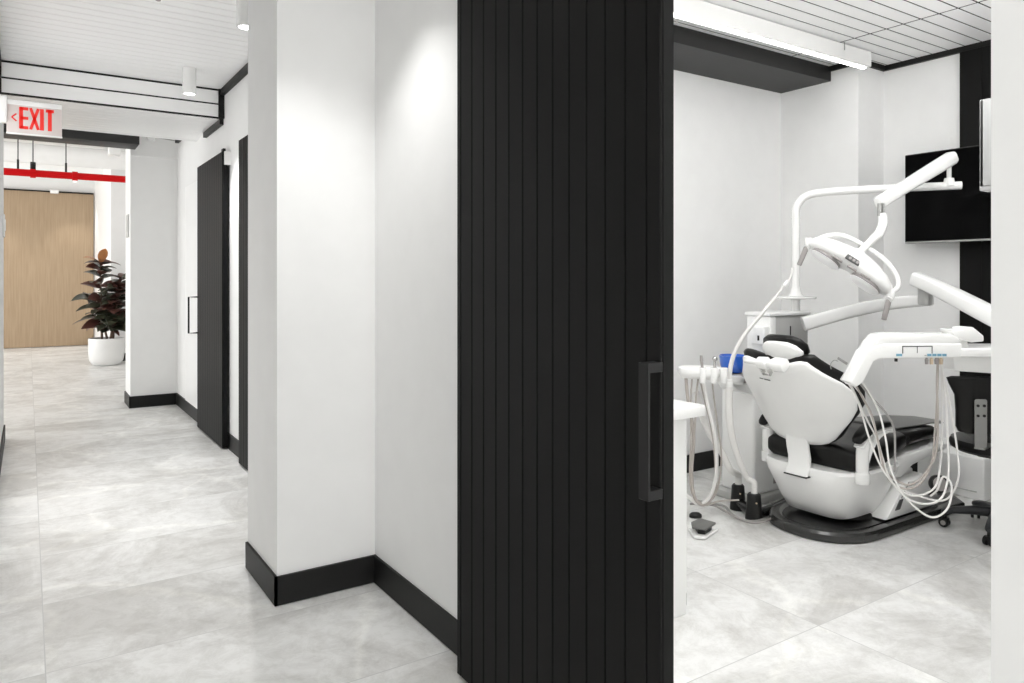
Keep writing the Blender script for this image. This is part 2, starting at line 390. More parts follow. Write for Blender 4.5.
# exit sign
YS = 5.6
ex = thing('exit_sign', 'red and white EXIT sign with a left arrow fixed to the left wall', 'sign', (-.17, YS, 2.3))
def at_y(u, v, Y):
    d = FW * FPX + RT * (u - UC) + UP * (HZ - v); t = Y / d.y; return V(0, 0, EYE) + d * t
x0, x1 = at_y(6.5, 120, YS).x, at_y(62, 120, YS).x
z1, z0 = at_y(34, 106.5, YS).z, at_y(34, 134.5, YS).z
bm = bmesh.new(); box(bm, x0, x1, YS, YS + .012, z0, z1, .003); link('face', bm, M_signw, ex)
bm = bmesh.new(); box(bm, x0 - .002, x1 + .002, YS - .004, YS + .03, z0 - .006, z0 + .002, .001); box(bm, x0, x1, YS - .002, YS + .02, z1 - .002, z1 + .03, .004)
box(bm, -.17, x0 + .004, YS - .03, YS + .05, z0 + .06, z1 + .045, .01)
link('housing', bm, M_whitem, ex)
def text_mesh(body, name, m, parent, origin, right, up, h, w=None, ext=.001, bold=.0):
    cu = bpy.data.curves.new(name, 'FONT'); cu.body = body; cu.extrude = ext; cu.offset = bold
    o = bpy.data.objects.new(name + '_tmp', cu); COL.objects.link(o)
    dg = bpy.context.evaluated_depsgraph_get(); me = bpy.data.meshes.new_from_object(o.evaluated_get(dg))
    bpy.data.objects.remove(o); bpy.data.curves.remove(cu)
    xs = [v.co.x for v in me.vertices]; ys = [v.co.y for v in me.vertices]
    sx = (w / (max(xs) - min(xs))) if w else h / (max(ys) - min(ys)); sy = h / (max(ys) - min(ys))
    right, up = right.normalized(), up.normalized(); nn = right.cross(up)
    for v in me.vertices:
        v.co = origin + right * ((v.co.x - min(xs)) * sx) + up * ((v.co.y - min(ys)) * sy) + nn * v.co.z - OFF[parent.name]
    me.materials.append(m); me.name = name
    q = bpy.data.objects.new(name, me); COL.objects.link(q); q.parent = parent; OFF[q.name] = OFF[parent.name]; return q
sc = (x1 - x0) / .55
lw = (x1 - x0)
zh = z1 - z0
# block letters E X I T and arrow built as strokes
bm = bmesh.new()
def stroke(bm, ax, az, bx, bz, w):
    a = V(x0 + ax*lw, YS - .0015, z0 + az*zh); b = V(x0 + bx*lw, YS - .0015, z0 + bz*zh); d = (b - a).normalized(); n = d.cross(V(0, 1, 0)) * (w*lw/2)
    prism(bm, [a + n, b + n, b - n, a - n], (0, .003, 0))
Lz, Hz = .17, .93; w = .072
def vbar(x): stroke(bm, x, Lz, x, Hz, w)
vbar(.255)
for z in (.215, .55, .885): stroke(bm, .235, z, .385, z, w*.9)
stroke(bm, .425, Lz, .565, Hz, w*.78); stroke(bm, .565, Lz, .425, Hz, w*.78)
vbar(.63)
vbar(.775); stroke(bm, .70, .885, .85, .885, w*.95)
stroke(bm, .09, .55, .175, .42, .028); stroke(bm, .09, .55, .175, .68, .028)
link('lettering', bm, M_signr, ex)

# white fixture with six round emitters
bx = at_y(66, 119, 7.6); bx1 = at_y(79, 119, 7.6)
t = thing('wall_device', 'small white box with six round sockets hanging right of the EXIT sign', 'device', (bx.x + .06, 7.6, 2.6))
zt, zb = at_y(72, 113, 7.6).z, at_y(72, 125, 7.6).z
bm = bmesh.new(); box(bm, bx.x, bx1.x, 7.58, 7.63, zb, zt, .015, 3); link('housing', bm, M_whitem, t)
bm = bmesh.new(); cyl(bm, ((bx.x+bx1.x)/2, 7.605, zt - .01), ((bx.x+bx1.x)/2, 7.605, 3.4), .012, 10); link('mounting_rod', bm, M_whitem, t)
for i in range(3):
    for j in range(2):
        c = V(bx.x + (bx1.x-bx.x)*(.22 + .28*i), 7.58, zb + (zt-zb)*(.3 + .42*j))
        bm = bmesh.new(); cyl(bm, c, c + V(0, -.004, 0), .014, 14); link('socket', bm, M_grip, t)

# black header beam in front of pillar
t = thing('shutter_box', 'black boxed header beam below the lobby ceiling behind the EXIT sign', 'header', (.3, 8.3, 2.66))
zt = at_y(100, 122.5, 8.15).z; zb = at_y(100, 141, 8.15).z
bm = bmesh.new(); box(bm, -1.6, .93, 8.15, 8.5, zb, zt, .006); link('body', bm, M_beam, t)
bm = bmesh.new()
box(bm, -1.6, .925, 8.125, 8.15, zt - .035, zt - .02, .002)
for i in range(9): box(bm, .15 + i*.08, .19 + i*.08, 8.12, 8.15, zt - .05, zt - .037, .002)
link('rail', bm, M_steel, t)
bm = bmesh.new()
for x in (-.4, .4):
    bm = bmesh.new(); cyl(bm, (x, 8.3, zt - .01), (x, 8.3, 3.4), .01, 8); link('hanger', bm, M_white, t)

# smoke detector + corner camera on ceiling near pillar
t = thing('smoke_detector', 'white round smoke detector on the wall above the far pillar ledge', 'smoke detector', (1.03, 8.49, 2.87))
bm = bmesh.new(); c = V(1.08, 8.5, 2.83); cyl(bm, c, c + V(0, -.03, 0), .05, 24, .04); link('body', bm, M_whitem, t)
bm = bmesh.new(); cyl(bm, c + V(.05, -.012, 0), V(1.29, 8.40, 2.80), .005, 8); link('cable', bm, M_steel, t)
bm = bmesh.new(); obox(bm, V(1.31, 8.30, 2.795), V(0, 1, 0), V(1, 0, 0), V(0, 0, 1), .17, .04, .045, .006)
tag(link('door_closer', bm, M_black), 'small black closer box at the top of the far wall corner', 'door closer')

# switches
bm = bmesh.new(); box(bm, .875, .885, 8.62, 8.80, 1.78, 2.02, .003); box(bm, .871, .876, 8.68, 8.74, 1.84, 1.96, .002)
tag(link('wall_switch', bm, M_grey), 'slim grey switch plate on the side of the far pillar', 'switch')
bm = bmesh.new(); box(bm, -.17, -.155, 7.1, 7.26, 1.68, 1.86, .004); box(bm, -.156, -.15, 7.14, 7.22, 1.73, 1.82, .002)
tag(link('thermostat', bm, M_whitem), 'white thermostat plate on the left corridor wall', 'thermostat')

# red sprinkler main with hangers
def at(u, v, Y): return at_y(u, v, Y)
t = thing('sprinkler_pipe', 'bright red fire pipe crossing below the lobby ceiling', 'pipe', (.3, 11, 2.69))
a = at(4, 171.5, 11); b = at(128, 179.5, 11); zp = (a.z + b.z)/2
bm = bmesh.new(); cyl(bm, (-2, 11, zp), (1.5, 11, zp), .045, 20); link('pipe', bm, M_red, t)
for u in (33, 75):
    x = at(u, 170, 11).x
    bm = bmesh.new(); cyl(bm, (x - .03, 11, zp), (x + .03, 11, zp), .058, 20); link('coupling', bm, M_red, t)
for u in (18, 33, 66):
    x = at(u, 170, 11).x; bm = bmesh.new(); cyl(bm, (x, 11, zp), (x, 11, zp + (.16 if u != 33 else .14)), .012 if u != 33 else .03, 8); cyl(bm, (x, 11, zp + .1), (x, 11, 3.4), .006, 8); link('hanger', bm, M_black, t)

# white ducts & pipes of the exposed ceiling
def wpipe(name, label, cat, a, b, r):
    bm = bmesh.new(); cyl(bm, a, b, r, 18); tag(link(name, bm, M_white), label, cat)
wpipe('ceiling_duct', 'white painted round duct crossing the open lobby ceiling', 'duct', (-3, 13, 3.2), (2.4, 13, 3.2), .15)
wpipe('ceiling_conduit', 'thin white painted conduit crossing the open lobby ceiling, nearer than the duct', 'conduit', (-3, 10, 3.25), (2.4, 10, 3.25), .03)
bm = bmesh.new(); box(bm, -3, 2.4, 15.0, 15.4, 3.2, 3.4, .01); tag(link('ceiling_cable_tray', bm, M_white), 'white painted beam under the lobby ceiling near the oak panel', 'beam')
bm = bmesh.new(); box(bm, .78, .9, 9.6, 9.75, 2.78, 3.05, .01); box(bm, .80, .88, 9.64, 9.72, 3.0, 3.4, .01)
tag(link('ceiling_speaker', bm, M_white), 'white box device hanging near the far pillar above the red pipe', 'device')

# ================================================================== PLANT
px, py = at(106.5, 360, 12.95).x, 12.95
pr_ = 13.1/ (609.6+225) * 15.6
pot = thing('potted_rubber_plant', 'dark-leaved rubber plant in a round white pot in front of the far white wall', 'plant', (px, py, 0))
bm = bmesh.new(); lathe(bm, (px, py, 0), [(.0, .003), (.16, .0), (.20, .02), (.235, .08), (.248, .16), (.25, .40), (.245, .42), (.232, .42), (.23, .36), (.0, .36)], 36); link('pot', bm, M_pot, pot)
bm = bmesh.new(); cyl(bm, (px, py, .355), (px, py, .385), .228, 28); link('soil', bm, M_soil, pot)
bm = bmesh.new()
stems = []
for i, (dx, dy, h, lean) in enumerate([(-.06, .02, 1.58, (-.02, 0)), (.05, -.03, 1.35, (.16, .05)), (.02, .08, 1.05, (-.18, .08)), (.09, .03, 1.2, (.08, -.12))]):
    pts = [V(px + dx, py + dy, .37), V(px + dx + lean[0]*.4, py + dy + lean[1]*.4, .37 + (h-.37)*.5), V(px + dx + lean[0], py + dy + lean[1], h)]
    tube(bm, pts, [.018, .012, .006], 8); stems.append(pts)
link('stem', bm, M_stem, pot)
def leaf(bm, base, d, up, L, Wd, mi):
    d = d.normalized(); side = d.cross(up).normalized(); nn = side.cross(d).normalized()
    n = 8; top = []; rows = []
    for i in range(n + 1):
        t = i / n; w = Wd * math.sin(PI * min(1, t*.96 + .03))**.75 * (1 - .25*t); droop = -.35 * L * t * t
        c = base + d * (L * t) + V(0, 0, droop)
        rows.append([c - side*w + nn*(w*.28), c, c + side*w + nn*(w*.28)])
    R = [[bm.verts.new(p) for p in r] for r in rows]; Q = [[bm.verts.new(p - nn*.004) for p in r] for r in rows]
    for i in range(n):
        for j in range(2):
            bm.faces.new((R[i][j], R[i][j+1], R[i+1][j+1], R[i+1][j])).material_index = mi
            bm.faces.new((Q[i][j], Q[i+1][j], Q[i+1][j+1], Q[i][j+1])).material_index = 1 if mi != 2 else 2
        for j in (0, 2):
            bm.faces.new((R[i][j], R[i+1][j], Q[i+1][j], Q[i][j])).material_index = mi
bm = bmesh.new()
k = 0
for pts in stems:
    sp = spline(pts, 19)
    for i, p in enumerate(sp[9:]):
        if i % 2 and p.z > 1.35: pass
        k += 1; a = k * 2.39996 + random.uniform(-.3, .3)
        f = (p.z - .7) / .9
        d = V(math.cos(a), math.sin(a), random.uniform(.0, .5) + .35*max(0, f))
        leaf(bm, p, d, V(random.uniform(-.5, .5), random.uniform(-.9, .1), 1), random.uniform(.30, .42) * (1 - .25*max(0, f)), random.uniform(.085, .115), 0 if random.random() < .68 else 1)
top = stems[0][-1]
leaf(bm, top, V(.25, -.2, 1.4), V(.1, -1, .1), .36, .075, 2)
leaf(bm, top, V(-.9, -.5, .75), V(0, -.3, 1), .34, .07, 2)
leaf(bm, top, V(.7, -.3, .2), V(0, 0, 1), .3, .07, 1)
link('foliage', bm, [M_leaf, M_leafu, M_leafo], pot, 60)

# ================================================================== TREATMENT ROOM: linear light, added fill panels
t = thing('linear_ceiling_light', 'long slim white linear light under the plank ceiling beside the black soffit', 'ceiling light', (3.1, 2.82, 2.76))
bm = bmesh.new(); box(bm, 1.5, 4.74, 2.77, 2.825, 2.772, 2.875, .003, 1); link('housing', bm, M_whitem, t)
bm = bmesh.new(); box(bm, 1.52, 4.72, 2.800, 2.822, 2.766, 2.773); link('diffuser', bm, M_emit, t)
bm = bmesh.new(); cyl(bm, (4.42, 2.765, 2.83), (4.42, 2.765, 2.88), .003, 6); link('suspension_clip', bm, M_steel, t)
def fill_panel(x, y, sx, sy, power, label, z=CZ):  # unseen ceiling panels, added to brighten room and corridor
    t = thing('ceiling_fill_panel', label, 'ceiling light', (x, y, z), 'added ceiling fill panels')
    bm = bmesh.new(); box(bm, x-sx/2-.02, x+sx/2+.02, y-sy/2-.02, y-sy/2, z-.02, z-.001); box(bm, x-sx/2-.02, x+sx/2+.02, y+sy/2, y+sy/2+.02, z-.02, z-.001)
    box(bm, x-sx/2-.02, x-sx/2, y-sy/2, y+sy/2, z-.02, z-.001); box(bm, x+sx/2, x+sx/2+.02, y-sy/2, y+sy/2, z-.02, z-.001)
    link('frame', bm, M_whitem, t)
    bm = bmesh.new(); box(bm, x-sx/2, x+sx/2, y-sy/2, y+sy/2, z-.012, z-.002); link('diffuser', bm, M_fill, t)
    ld = bpy.data.lights.new('panel', 'AREA'); ld.shape = 'RECTANGLE'; ld.size = sx; ld.size_y = sy; ld.energy = power; ld.color = (1, .997, .99)
    lo = bpy.data.objects.new('fill_panel_lamp', ld); COL.objects.link(lo); lo.location = (x, y, z - .03)
fill_panel(2.2, 1.6, 1.0, 1.2, 22, 'added square ceiling fill panel inside the treatment room door, above the photo')
fill_panel(3.35, 1.45, .8, .5, 8, 'added square ceiling fill panel over the treatment room stool, above the photo')
fill_panel(.55, .2, .8, 1.6, .6, 'added square corridor ceiling fill panel above the viewer, out of the photo')
fill_panel(.45, -1.8, .8, 1.2, .6, 'added square corridor ceiling fill panel behind the viewer, out of the photo')
def area(name, loc, rot, sx, sy, p, col=(1, .997, .99)):
    ld = bpy.data.lights.new(name, 'AREA'); ld.shape = 'RECTANGLE'; ld.size = sx; ld.size_y = sy; ld.energy = p; ld.color = col
    lo = bpy.data.objects.new(name, ld); COL.objects.link(lo); lo.location = loc; lo.rotation_euler = rot
area('lobby_fill', (-5.8, 12.2, 1.8), (0, -PI/2, 0), 2.4, 8, 265, (1, 1, 1))  # bare area light added for light entering from the lobby's left
area('rear_fill', (.56, -2.9, 1.35), (PI/2, 0, 0), 1.4, 2.4, 46, (1, 1, 1))  # fill light added behind the viewer, no glazed entrance built
area('corridor_fill', (-.155, 5.3, 1.4), (0, -PI/2, 0), 2.2, 1.6, 13, (1, 1, 1))  # fill light added on the unseen stretch of left wall, no window there
area('treatment_fill', (1.95, .33, 1.5), (PI/2, 0, 0), 1.0, 2.0, 4, (1, 1, 1))  # soft fill added at the room's hidden side wall, without a window
area('linear_lamp', (3.15, 2.81, 2.755), (0, 0, 0), 3.1, .03, 2)

# unseen ledge light on the right wall, added to brighten the ceiling
t = thing('ledge_fill', 'added white fill light ledge high on the treatment room right wall, hidden by the wall end', 'fill light', (3.8, 1.0, 2.3))
bm = bmesh.new(); box(bm, 2.6, 5.0, 1.0, 1.10, 2.28, 2.30, .002, 1); box(bm, 2.6, 5.0, 1.09, 1.10, 2.30, 2.35, .002, 1); link('ledge', bm, M_whitem, t)
bm = bmesh.new(); box(bm, 2.65, 4.95, 1.02, 1.06, 2.30, 2.31); link('diffuser', bm, M_fill, t)
area('ledge_fill_lamp', (3.8, 1.07, 2.37), (PI - .1, 0, 0), 2.3, .05, 18)
# TV
tv = thing('television', 'black wall-mounted television on the black panel', 'television', (5.05, 2.2, 1.6))
bm = bmesh.new(); box(bm, 5.035, 5.075, 1.55, 2.705, 1.585, 2.195, .006); link('frame', bm, M_dark, tv)
bm = bmesh.new(); box(bm, 5.031, 5.036, 1.56, 2.695, 1.602, 2.187); link('screen', bm, M_screen, tv)
bm = bmesh.new(); box(bm, 5.029, 5.037, 1.555, 2.70, 1.586, 1.598, .001); link('bottom_bezel', bm, M_steel, tv)
bm = bmesh.new(); box(bm, 5.07, 5.146, 1.9, 2.3, 1.75, 2.05); link('wall_mount', bm, M_dark, tv)

# glove dispenser
gd = thing('glove_dispenser', 'clear plastic dispenser on the wall at the right edge of the doorway', 'dispenser', (2.6, 1.0, 1.63))
bm = bmesh.new(); box(bm, 2.56, 2.575, 1.0, 1.135, 1.64, 1.925, .004); box(bm, 2.56, 2.80, 1.12, 1.135, 1.64, 1.925, .004); box(bm, 2.56, 2.80, 1.0, 1.135, 1.63, 1.65, .004); box(bm, 2.785, 2.80, 1.0, 1.135, 1.64, 1.925, .004)
link('shell', bm, M_acryl, gd)
bm = bmesh.new(); box(bm, 2.58, 2.78, 1.002, 1.115, 1.655, 1.90, .004); link('glove_carton', bm, M_glove, gd)

# cabinet at left
cb = thing('side_cabinet', 'white cabinet with an overhanging top just inside the doorway', 'cabinet', (1.8, 2.6, 0))
bm = bmesh.new(); box(bm, 1.45, 2.205, 2.06, 3.54, .0, .795, .003, 1); link('body', bm, M_cab, cb)
bm = bmesh.new(); box(bm, 1.42, 2.27, 2.02, 3.545, .795, .840, .004); link('countertop', bm, M_whitem, cb)
for y in (2.075, 2.57, 3.06):
    bm = bmesh.new(); box(bm, 2.205, 2.223, y, y + .475, .08, .785, .002, 1); d = link('door', bm, M_cab, cb)
    bm = bmesh.new(); box(bm, 2.223, 2.235, y + .03, y + .04, .55, .7, .002, 1); link('handle', bm, M_steel, d)
bm = bmesh.new(); box(bm, 2.206, 2.216, 2.07, 3.52, .03, .078); link('kick', bm, M_grey, cb)

# small wall socket box at floor level
jb = thing('floor_box', 'low white box against the back wall behind the hoses', 'junction box', (4.98, 2.35, 0))
bm = bmesh.new(); box(bm, 4.80, 5.155, 2.10, 2.5, .0, .26, .012, 3); link('cover', bm, M_white, jb)
bm = bmesh.new(); box(bm, 4.792, 4.80, 2.14, 2.46, .05, .055); link('seam', bm, M_grey, jb)

# ================================================================== DENTAL CHAIR
CX, CY = 3.45, 2.375
ch = thing('dental_chair', 'white and black dental chair seen from behind on a black floor plate', 'dental chair', (3.8, CY, 0))
# -- base plate
def stadium(x0, x1, y0, y1, r0, r1, z, N=14):
    """plan outline: big radius at x0 end, small at x1"""
    pts = []
    yc = (y0 + y1) / 2; hw = (y1 - y0) / 2
    for k in range(N*2 + 1):
        a = PI/2 + PI * k / (2*N)
        pts.append(V(x0 + r0 + r0*math.cos(a), yc + hw*math.copysign(abs(math.sin(a))**.85, math.sin(a)), z))
    pts += [V(x1 - r1, y0, z), V(x1, y0 + r1, z), V(x1, y1 - r1, z), V(x1 - r1, y1, z)]
    return pts
BY0, BY1 = 2.09, 2.68
bm = bmesh.new()
loft(bm, [stadium(3.35 + a, 4.62 - a, BY0 + a, BY1 - a, .30 - a*.3, .08, z) for a, z in ((.012, .0), (0, .006), (0, .040), (.010, .052), (.045, .055), (.06, .045))], True)
link('base_plate', bm, [M_baserim], ch)
bm = bmesh.new()
loft(bm, [stadium(3.35 + a, 4.62 - a, BY0 + a, BY1 - a, .30 - a*.3, .08, z) for a, z in ((.062, .044), (.066, .050), (.13, .053))], True)
link('base_mat', bm, M_basebl, ch)
# -- pump housing / lower shell
bm = bmesh.new()
rings = []
for z, xc, hx, hy in ((.068, 3.74, .17, .155), (.082, 3.735, .205, .188), (.14, 3.73, .235, .215), (.22, 3.728, .265, .245), (.29, 3.725, .29, .272), (.335, 3.725, .297, .285), (.35, 3.725, .29, .275)):
    rings.append([V(xc + a, CY + .035 + b, z) for a, b in sup(hx, hy, 4.2, 40)])
loft(bm, rings); link('lower_shell', bm, M_white, ch)
bm = bmesh.new(); lathe(bm, (3.80, CY + .02, .05), [(.18, 0), (.17, .02), (.13, .03), (.12, .05)], 28); link('pump_skirt', bm, M_dark, ch)
# lift arm and wedge cover
bm = bmesh.new()
prism(bm, [V(3.92, BY0 + .14, .10), V(3.92, BY0 + .14, .20), V(4.05, BY0 + .14, .30), V(4.25, BY0 + .14, .26), V(4.22, BY0 + .14, .09)], (0, .34, 0), .015); link('lift_arm', bm, M_white, ch)
yw = BY0 + .05
bm = bmesh.new()
prism(bm, [V(3.80, yw, .058), V(3.925, yw, .058), V(4.35, yw, .058), V(4.33, yw, .20), V(4.25, yw, .235), V(4.02, yw, .235), V(3.97, yw, .215)], (0, .40, 0), .012); wc = link('wedge_cover', bm, M_white, ch)
bm = bmesh.new()
prism(bm, [V(3.885, yw - .004, .10), V(3.93, yw - .004, .10), V(3.965, yw - .004, .15), V(3.93, yw - .004, .15)], (0, .006, 0)); link('slot', bm, M_text, wc)
bm = bmesh.new()
prism(bm, [V(3.945, yw - .003, .155), V(3.950, yw - .003, .155), V(4.03, yw - .003, .232), V(4.025, yw - .003, .232)], (0, .005, 0)); link('seam', bm, M_grip, wc)
# -- seat
def pillow(bm, path, up_of, N=32, ex=3.2):
    """path: (center, half width (y), half thickness, up dir)"""
    rings = []
    for c, hw, th, upd in path:
        rings.append([c + V(0, 1, 0) * a + upd * b for a, b in sup(hw, th, ex, N)])
    loft(bm, rings)
zu = V(0, 0, 1)
bm = bmesh.new()
pillow(bm, [(V(3.515, CY+.045, .415), .22, .03, zu), (V(3.523, CY+.045, .41), .262, .05, zu), (V(3.545, CY+.045, .405), .285, .064, zu), (V(3.62, CY+.04, .405), .288, .068, zu), (V(3.75, CY+.01, .41), .27, .066, zu), (V(3.90, CY, .44), .245, .055, zu), (V(4.02, CY, .455), .225, .05, zu), (V(4.06, CY, .455), .20, .03, zu)], None, ex=4)
link('seat_cushion', bm, M_leather, ch)
bm = bmesh.new()
pillow(bm, [(V(4.04, CY, .45), .19, .03, zu), (V(4.07, CY, .45), .215, .045, zu), (V(4.25, CY, .45), .20, .045, zu), (V(4.42, CY, .44), .175, .04, zu), (V(4.52, CY, .43), .15, .036, zu), (V(4.57, CY, .425), .11, .025, zu)], None, ex=3.4)
lr = link('leg_rest', bm, M_leather, ch)
bm = bmesh.new()
pillow(bm, [(V(4.10, CY + .02, .499), .15, .004, zu), (V(4.2, CY + .02, .50), .165, .006, zu), (V(4.48, CY + .02, .487), .15, .006, zu), (V(4.70, CY + .02, .46), .11, .012, zu), (V(4.74, CY + .02, .45), .06, .01, zu)], None, ex=3.4)
link('foot_cover', bm, M_greyleather, lr)
# seat frame under
bm = bmesh.new(); prism(bm, [V(3.62, CY - .22, .30), V(3.62, CY - .22, .372), V(4.60, CY - .22, .392), V(4.62, CY - .22, .372), V(4.1, CY - .22, .31), V(3.98, CY - .22, .26)], (0, .44, 0), .012)
link('seat_frame', bm, M_white, ch)
# -- backrest
TH = math.radians(38)
bu = V(-math.sin(TH), 0, math.cos(TH)); bn = V(math.cos(TH), 0, math.sin(TH))   # up along rest, normal pointing to patient
B0 = V(3.46, CY, .53)
def bk(y, v, n):
    cur = .75 * y * y
    return B0 + bu * v + bn * (n + cur) + V(0, y + .016 + .06 * min(1.2, max(0, (.16 - v) / .2)), 0)
BV = [(-.112, .07), (-.105, .13), (-.088, .185), (-.06, .218), (0, .255), (.07, .298), (.14, .328), (.21, .342), (.27, .336), (.32, .315), (.365, .28), (.405, .25), (.445, .225), (.478, .207), (.494, .18), (.50, .12)]
def dip(y, v):
    k = max(0, (v - .33) / .17); return v - k * .045 * math.exp(-(y/.11)**2)
def backrings(grow, n0, n1, vshift=0):
    rings = []
    for i, (v, w) in enumerate(BV):
        e = 1 if 2 <= i <= len(BV)-3 else (.55 if i in (1, len(BV)-2) else .25)
        w2 = w - .014 + grow; th = (n1 - n0) / 2 * e; nc = (n0 + n1) / 2
        vc = v + (grow if v > .5 else (-grow if v < -.05 else 0)) + vshift
        rings.append([bk(a, dip(a, vc), nc + b) for a, b in sup(w2, th, 3, 40)])
    return rings
bm = bmesh.new(); loft(bm, backrings(0, -.012, .035)); bs = link('backrest_shell', bm, M_white, ch)
bm = bmesh.new(); loft(bm, backrings(.018, .014, .088, .004)); link('backrest_cushion', bm, M_leather, ch)
# print on the shell: illegible small maker's mark
bm = bmesh.new()
for i in range(11):
    if i == 4: continue
    y = .105 - i*.0065; hh = .008 if i < 5 else .012
    c = bk(y, .375, -.0145)
    obox(bm, c, V(0, 1, 0), bu, bn, .0052, hh*.55, .002)
link('maker_mark', bm, M_text, bs)
# bracket plate below shell
bm = bmesh.new()
rings = []
for p, hw in ((V(3.492, CY+.095, .50), .068), (V(3.497, CY+.09, .468), .068), (V(3.49, CY+.08, .43), .068), (V(3.468, CY+.055, .385), .067), (V(3.438, CY+.035, .352), .066), (V(3.420, CY+.035, .33), .067), (V(3.412, CY+.035, .305), .067)):
    rings.append([p + V(a_, b_, 0) for a_, b_ in sup(.012, hw, 5, 24)])
loft(bm, rings); link('backrest_bracket', bm, M_white, ch)
bm = bmesh.new(); box(bm, 3.397, 3.45, CY - .034, CY + .104, .297, .304, .002); link('bracket_gap', bm, M_dark, ch)
# headrest
def hr(y, v, n): return bk(0, .485, .07) + V(0, y - .04, 0) + bu * (v + .01) + bn * (n + .8*y*y)
HV = [(-.06, .04), (-.05, .08), (-.02, .115), (.015, .122), (.05, .10), (.07, .07), (.08, .035)]
bm = bmesh.new(); rings = []
for i, (v, w) in enumerate(HV):
    e = (.3, .8, 1, 1, 1, .8, .3)[i]; rings.append([hr(a, v, .0 + b) for a, b in sup(w, .020*e, 2.6, 32)])
loft(bm, rings); link('headrest_shell', bm, M_white, ch)
bm = bmesh.new(); rings = []
for i, (v, w) in enumerate(HV):
    e = (.3, .8, 1, 1, 1, .8, .3)[i]; rings.append([hr(a, v + (.010 if v > 0 else 0), .035 + b) for a, b in sup(w + .010, .028*e, 2.6, 32)])
loft(bm, rings); link('headrest_cushion', bm, M_leather, ch)
bm = bmesh.new(); rings = []
c0 = bk(0, .505, -.02) + V(0, .02, 0)
for y, a_, b_ in ((.115, .006, .006), (.11, .010, .010), (.03, .013, .012), (.022, .028, .028), (-.03, .032, .03), (-.036, .02, .02), (-.05, .022, .022), (-.08, .034, .036), (-.135, .030, .034), (-.142, .02, .02)):
    rings.append([c0 + V(0, y, 0) + bu * p + bn * q for p, q in sup(a_, b_, 2.6, 24)])
loft(bm, rings); link('headrest_lever', bm, M_whitem, ch)
bm = bmesh.new()
for dy in (-.022, .022): obox(bm, bk(0, .462, -.022) + V(0, dy + .02, 0), bu, V(0, 1, 0), bn, .06, .006, .03, .002, 1)
obox(bm, bk(0, .432, -.03) + V(0, .02, 0), bu, V(0, 1, 0), bn, .007, .05, .012, .002, 1)
link('headrest_clamp', bm, M_chrome, ch)
# armrests
def armrest(s):
    y = CY + s * .285
    bm = bmesh.new()
    cyl(bm, (3.63, y, .30), (3.63, y, .36), .036, 24, bev=.006)
    tube(bm, [V(3.63, y, .355), V(3.63, y, .46), V(3.645, y, .52)], .030, 18, 4, sec=(.028, .032))
    tube(bm, [V(3.64, y, .40), V(3.685, y, .47), V(3.75, y, .525), V(3.83, y, .547), V(3.88, y, .545)], .018, 14, 5, sec=(.014, .026))
    tube(bm, [V(3.60, y, .49), V(3.645, y, .535), V(3.72, y, .556), V(3.80, y, .560), V(3.87, y, .556)], .02, 14, 5, sec=(.012, .030))
    bm.transform(Matrix.Translation((-.085, .03, 0))); a = link('armrest_frame', bm, M_whitem, ch)
    bm = bmesh.new(); rings = []
    for x, z, hw, th in ((3.575, .52, .015, .008), (3.583, .528, .028, .018), (3.61, .545, .036, .022), (3.67, .575, .04, .022), (3.75, .588, .04, .02), (3.83, .586, .036, .018), (3.88, .58, .022, .012), (3.895, .578, .01, .005)):
        rings.append([V(x, y, z) + V(0, a_, b_) for a_, b_ in sup(hw, th, 2.6, 20)])
    loft(bm, rings); bm.transform(Matrix.Translation((-.085, .03, 0))); link('armrest_pad', bm, M_leather, ch)
armrest(-1); armrest(1)
# round foot control on base
bm = bmesh.new(); c = W(940, 484, 3.86); n = (FW * -1 + V(0, 0, .3)).normalized()
cyl(bm, c, c - n*.03, .048, 28, bev=.006); fc = link('foot_control', bm, M_dark, ch)
bm = bmesh.new(); cyl(bm, c + n*.002, c - n*.002, .036, 24); link('grille', bm, M_grip, fc)
bm = bmesh.new(); tube(bm, [c - n*.02, c - n*.06 + V(0, 0, -.03), c - n*.10 + V(0, 0, -.05)], .012, 10); link('control_stalk', bm, M_dark, fc)

# ================================================================== DENTAL UNIT (column, lamp, delivery arm and head, assistant holder)
du = thing('dental_unit', 'white dental unit column with lamp, delivery arm and instrument trays', 'dental unit', (3.8, 2.9, 0))
bm = bmesh.new(); box(bm, 3.60, 3.99, 2.83, 3.08, .05, .80, .02, 3); col = link('lower_column', bm, M_white, du)
bm = bmesh.new(); box(bm, 3.78, 3.95, 2.826, 2.832, .10, .17)
link('vent', bm, M_grip, col)
bm = bmesh.new(); box(bm, 3.55, 4.05, 2.80, 3.12, .0, .05, .012); link('foot_plate', bm, M_grey, du)
bm = bmesh.new(); box(bm, 3.752, 4.085, 2.80, 2.96, .78, 1.12, .008); uc = link('upper_column', bm, [M_grey], du)
bm = bmesh.new(); box(bm, 3.70, 3.760, 2.792, 2.965, .74, 1.12, .012, 3); fp = link('front_cover', bm, M_white, du)
bm = bmesh.new(); box(bm, 3.655, 3.705, 2.80, 2.90, .95, 1.06, .010, 3); link('water_block', bm, M_white, fp)
bm = bmesh.new(); box(bm, 3.652, 3.656, 2.835, 2.847, .975, 1.005); link('slot', bm, M_dark, fp)
bm = bmesh.new(); box(bm, 3.90, 3.908, 2.797, 2.801, .93, 1.055); link('slit', bm, M_dark, uc)
bm = bmesh.new(); box(bm, 3.69, 4.10, 2.785, 2.975, 1.12, 1.142, .008, 2); link('top_plate', bm, M_white, du)
